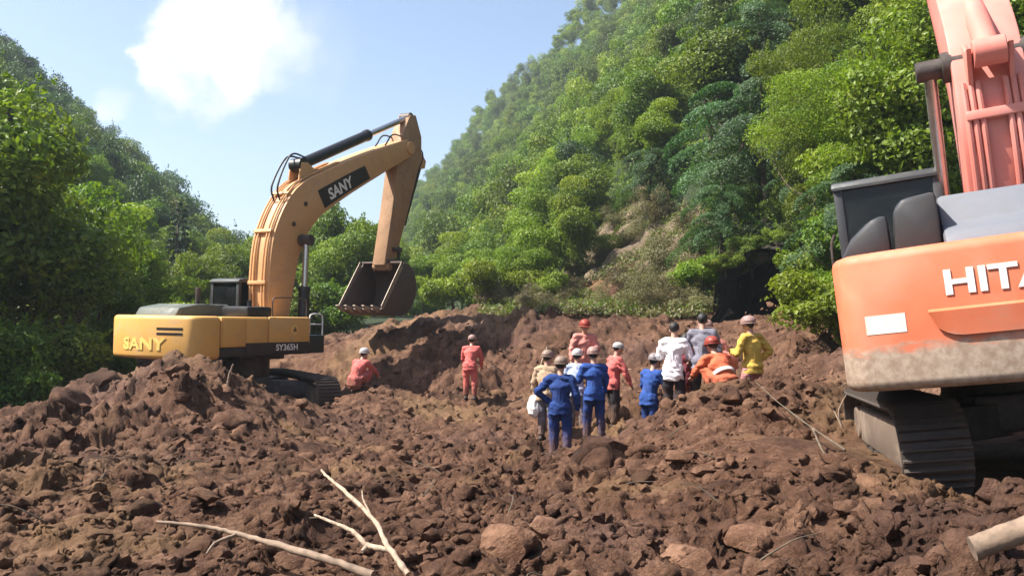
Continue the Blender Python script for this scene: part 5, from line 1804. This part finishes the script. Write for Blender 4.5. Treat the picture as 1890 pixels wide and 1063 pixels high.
ROCKS = [  # px, py of centre, depth, size (m), squash, label
    (1130, 840, 12.0, (.62, .42, .36), 'large dark slab of rock overhanging behind the front blue worker'),
    (1105, 865, 11.6, (.30, .25, .34), 'dark rounded rock under the left end of the overhanging slab'),
    (1645, 930, 6.3, (.21, .18, .19), 'pale square block of rock at the foot of the orange excavator track'),
    (1390, 955, 6.6, (.25, .18, .13), 'flat pale rock lying left of the square block'),
    (940, 985, 6.6, (.30, .26, .20), 'smooth pale mud-covered boulder in the bottom middle of the picture'),
    (1010, 965, 6.9, (.17, .15, .12), 'small pale rock just right of the smooth boulder'),
    (125, 725, 16.6, (.62, .5, .42), 'big grey-brown boulder on the left mound edge'),
    (190, 690, 17.6, (.42, .36, .34), 'dark boulder at the crest behind the big grey-brown one'),
    (150, 940, 8.4, (.17, .14, .13), 'angular brown rock near the left picture edge'),
    (195, 735, 16.2, (.20, .16, .11), 'small whitish rock on the left mound slope'),
    (275, 925, 8.8, (.22, .2, .17), 'dark clod-like rock left of the long branch'),
    (1200, 800, 11.3, (.2, .17, .14), 'brown rock right of the overhanging slab'),
    (1185, 905, 9.0, (.2, .16, .2), 'dark upright rock below the overhanging slab'),
    (430, 755, 14.8, (.34, .3, .24), 'brown boulder on the right flank of the left mound'),
    (640, 905, 9.3, (.19, .16, .13), 'brown rock beside the tip of the forked branch'),
    (745, 885, 10.2, (.2, .18, .14), 'dark rock right of the forked branch tip'),
    (1255, 985, 6.4, (.15, .14, .1), 'light brown rock below the flat pale one'),
    (1500, 985, 5.8, (.14, .12, .10), 'brown rock in front of the square block'),
    (1700, 1000, 5.2, (.16, .14, .12), 'brown rock left of the log end'),
    (1240, 1025, 5.7, (.11, .1, .08), 'small ochre rock at the bottom right of centre'),
    (560, 830, 13.2, (.25, .2, .16), 'brown rock below the yellow excavator track'),
    (700, 800, 15.5, (.3, .24, .18), 'flat brown rock right of the yellow excavator track'),
    (1600, 860, 7.6, (.14, .12, .11), 'pale rock at the left foot of the orange excavator'),
    (1445, 870, 8.2, (.15, .14, .12), 'brown rock in front of the right mound'),
    (820, 830, 13.6, (.18, .16, .13), 'brown rock in the middle of the churned mud'),
    (330, 700, 16.6, (.28, .24, .2), 'reddish boulder on the face of the left mound'),
]


def on_ground(px, py, Y):
    p = at(px, py, Y)
    return p.x, p.y, float(ground_h(np.array([p.x]), np.array([p.y]))[0])


for i, (px, py, Y, sz, lab) in enumerate(ROCKS):
    x, y, z = on_ground(px, py, Y)
    o = link('boulder' if max(sz) > .24 else 'rock', rock_mesh(300 + i, 3), M_ROCK if ('pale' in lab or 'whitish' in lab or 'light' in lab or 'ochre' in lab) else M_DARKROCK if 'dark' in lab else M_CLOD, None, (x, y, z + sz[2] * .12), (random.uniform(-.25, .25), random.uniform(-.25, .25), random.uniform(0, 6.28) if i != 0 else .3))
    o.scale = sz
    tag(o, lab, 'rock', 'rocks lying in the debris')


def build_clods():
    """Loose clods of earth, uncountable."""
    r = np.random.default_rng(55)
    shapes = []
    for sub, cnt in ((2, 4), (1, 4)):
        for q in range(cnt):
            bm = bmesh.new(); bmesh.ops.create_icosphere(bm, subdivisions=sub, radius=1)
            co = np.array([v.co[:] for v in bm.verts]); F = np.array([[v.index for v in f.verts] for f in bm.faces]); bm.free()
            for _ in range(6):
                d = rand_dirs(r, 1)[0]; t = co @ d; lim = r.uniform(.45, .85); co = co - np.maximum(t - lim, 0)[:, None] * d * .9
            co = co * (1 + r.normal(0, .13, (len(co), 1))); shapes.append((co, F, sub))
    n = 9000
    ang = r.uniform(-.66, .66, n * 2); yy = np.exp(r.uniform(math.log(4.0), math.log(29.5), n * 2))
    x = ang * (yy + 1); ok = (x < np.interp(yy, RT_Y, RT_X) + 1) & (x > np.interp(yy, LT_Y, LT_X) - 2)
    dens = fbm(x * .5, yy * .5, 88, 3); ok &= dens > -.25
    for (cx, cy, rr_) in CALM: ok &= ((x - cx) ** 2 + (yy - cy) ** 2) > (rr_ * .8) ** 2
    for pe in PE: ok &= ((x - pe[0].location.x) ** 2 + (yy - pe[0].location.y) ** 2) > .3 ** 2
    x, yy = x[ok][:n], yy[ok][:n]; z = ground_h(x, yy)
    Vs, Fs, off = [], [], 0
    for X, Y, Z in zip(x, yy, z):
        s = min(.125, .026 * (1 / (r.random() + .03)) ** .5) * (.7 + .035 * Y)
        big = s * 886 / Y > 6
        co, F, sub = shapes[r.integers(4)] if big else shapes[4 + r.integers(4)]
        a = r.uniform(0, 6.28); c, sn = math.cos(a), math.sin(a)
        sc_ = s * r.uniform(.65, 1.25, 3) * np.array([1, 1, .8])
        P = co * sc_
        tl = r.uniform(-.5, .5); P = np.stack([P[:, 0], P[:, 1] * math.cos(tl) - P[:, 2] * math.sin(tl), P[:, 1] * math.sin(tl) + P[:, 2] * math.cos(tl)], -1)
        P = np.stack([P[:, 0] * c - P[:, 1] * sn, P[:, 0] * sn + P[:, 1] * c, P[:, 2]], -1) + np.array([X, Y, Z + s * .12])
        Vs.append(P); Fs.append(F + off); off += len(P)
    me = np_mesh('clods', np.concatenate(Vs), np.concatenate(Fs), True)
    me.set_sharp_from_angle(angle=R(50))
    tag(link('clods', me, M_CLOD), 'loose clods of brown earth strewn over the mud', 'clods', None, 'stuff')


build_clods()


def branch(name, label, cat, pts, r0, r1, mat, forks=(), seed=0, lift=.05, jit=1.0):
    rr = random.Random(seed)
    W_ = []
    for (px, py, Y) in pts:
        p = at(px, py, Y)
        g = float(ground_h(np.array([p.x]), np.array([p.y]))[0])
        W_.append(Vector((p.x, p.y, max(p.z, g + lift))))
    root = empty(name, W_[0])
    tag(root, label, cat)
    def limb(nm_, P, a, b):
        cu = catmull(P, 7)
        cu = [c + Vector((rr.uniform(-1, 1), rr.uniform(-1, 1), rr.uniform(-1, 1))) * a * .16 * jit for c in cu]
        n = len(cu)
        mb = MB(); mb.tube(cu, [(a + (b - a) * i / (n - 1)) * (1 + jit * rr.uniform(-.14, .16)) for i in range(n)], 12)
        me = mb.mesh(nm_)
        o = link(nm_, me, mat, root); o.matrix_local = Matrix.Translation(-W_[0])
        return o
    limb('stem', W_, r0, r1)
    for fp, a, b in forks:
        Wf = []
        for (px, py, Y) in fp:
            p = at(px, py, Y); g = float(ground_h(np.array([p.x]), np.array([p.y]))[0]); Wf.append(Vector((p.x, p.y, max(p.z, g + lift * .7))))
        limb('side_branch', Wf, a, b)
    return root


branch('branch', 'long bent bare branch lying across the bottom left foreground', 'branch', [(690, 1062, 5.9), (600, 1030, 6.1), (500, 1002, 6.35), (440, 985, 6.5), (380, 972, 6.6), (290, 962, 6.7)], .030, .012, M_WOODMUD, [([(440, 985, 6.5), (400, 1000, 6.4), (380, 1022, 6.3)], .016, .008)], 1)
branch('branch', 'pale forked stripped branch pointing up left of bottom centre', 'branch', [(752, 1058, 5.9), (715, 1005, 6.1), (690, 960, 6.35), (640, 910, 6.7), (605, 880, 6.95), (593, 866, 7.05)], .022, .009, M_WOODPALE, [([(690, 960, 6.35), (672, 925, 6.5), (668, 905, 6.6)], .009, .004), ([(722, 1015, 6.1), (678, 1005, 6.2), (650, 980, 6.3), (610, 962, 6.4), (580, 950, 6.5)], .022, .008), ([(678, 1005, 6.2), (668, 1018, 6.15)], .020, .012)], 2, .03)
branch('log', 'thick muddy log end sticking in at the lower right edge', 'log', [(1795, 1012, 4.25), (1850, 992, 4.22), (1905, 972, 4.19), (1970, 950, 4.15)], .056, .062, M_WOODMUD, (), 3, -9, .3)
branch('branch', 'thin dark root crossing the face of the right mound', 'branch', [(1560, 830, 8.3), (1500, 790, 9.4), (1440, 745, 10.8), (1395, 705, 12.2)], .011, .005, M_BARK, [([(1500, 790, 9.4), (1520, 840, 8.8), (1540, 870, 8.3)], .012, .006)], 4, .05)
branch('branch', 'thin stick standing upright on the left mound', 'branch', [(420, 712, 16.6), (424, 690, 16.6), (430, 672, 16.6)], .03, .015, M_WOODMUD, (), 5, .0)
branch('branch', 'thin root poking up at the right mound top near the machine', 'branch', [(1555, 790, 8.6), (1548, 760, 8.6), (1562, 728, 8.6)], .012, .006, M_WOODMUD, [([(1555, 790, 8.6), (1540, 760, 8.7), (1528, 745, 8.7)], .009, .004)], 6, .0)
branch('branch', 'pale stick standing beside the tan-jacketed person', 'branch', [(990, 720, 17.4), (1000, 670, 17.4), (1010, 640, 17.4)], .022, .012, M_WOODPALE, (), 7, .0)


def build_roots():
    r = random.Random(9)
    mb = MB()
    for k in range(48):
        Y = math.exp(r.uniform(math.log(5), math.log(24))); x = r.uniform(-.55, .5) * Y
        z = float(ground_h(np.array([x]), np.array([Y]))[0])
        if any((x - c[0]) ** 2 + (Y - c[1]) ** 2 < (c[2] * .8) ** 2 for c in CALM): continue
        a = r.uniform(0, 6.28); L_ = r.uniform(.15, .5) * (1 + Y * .02)
        d = Vector((math.cos(a), math.sin(a), r.uniform(-.1, .5)))
        p = Vector((x, Y, z + .02))
        mb.tube(catmull([p - d * .1, p + d * L_ * .5 + Vector((0, 0, .05)), p + d * L_ + Vector((r.uniform(-.1, .1), r.uniform(-.1, .1), 0))], 4), [.007 * (1 - .08 * i) * (1 + Y * .03) for i in range(9)], 5)
    tag(mb.build('twigs', M_BARK), 'broken roots and twigs sticking out of the mud', 'twigs', None, 'stuff')


build_roots()
bpy.data.scenes.remove(TMP)

# ------------------------------------------------------------------ haze in the valley air
def build_haze():
    mb = MB(); mb.box((-700, -30, -10.5), (500, 640, 125))
    o = mb.build('haze', None, None, False)
    m = bpy.data.materials.new('haze'); m.use_nodes = True
    N, L = m.node_tree.nodes, m.node_tree.links
    N.remove(N['Principled BSDF'])
    v = N.new('ShaderNodeVolumePrincipled')
    v.inputs['Color'].default_value = (.80, .90, 1, 1); v.inputs['Density'].default_value = HAZE; v.inputs['Anisotropy'].default_value = .2
    L.new(v.outputs[0], N['Material Output'].inputs['Volume'])
    o.data.materials.append(m)
    tag(o, 'thin bluish haze filling the valley air', 'haze', None, 'stuff')


HAZE = .00045
build_haze()
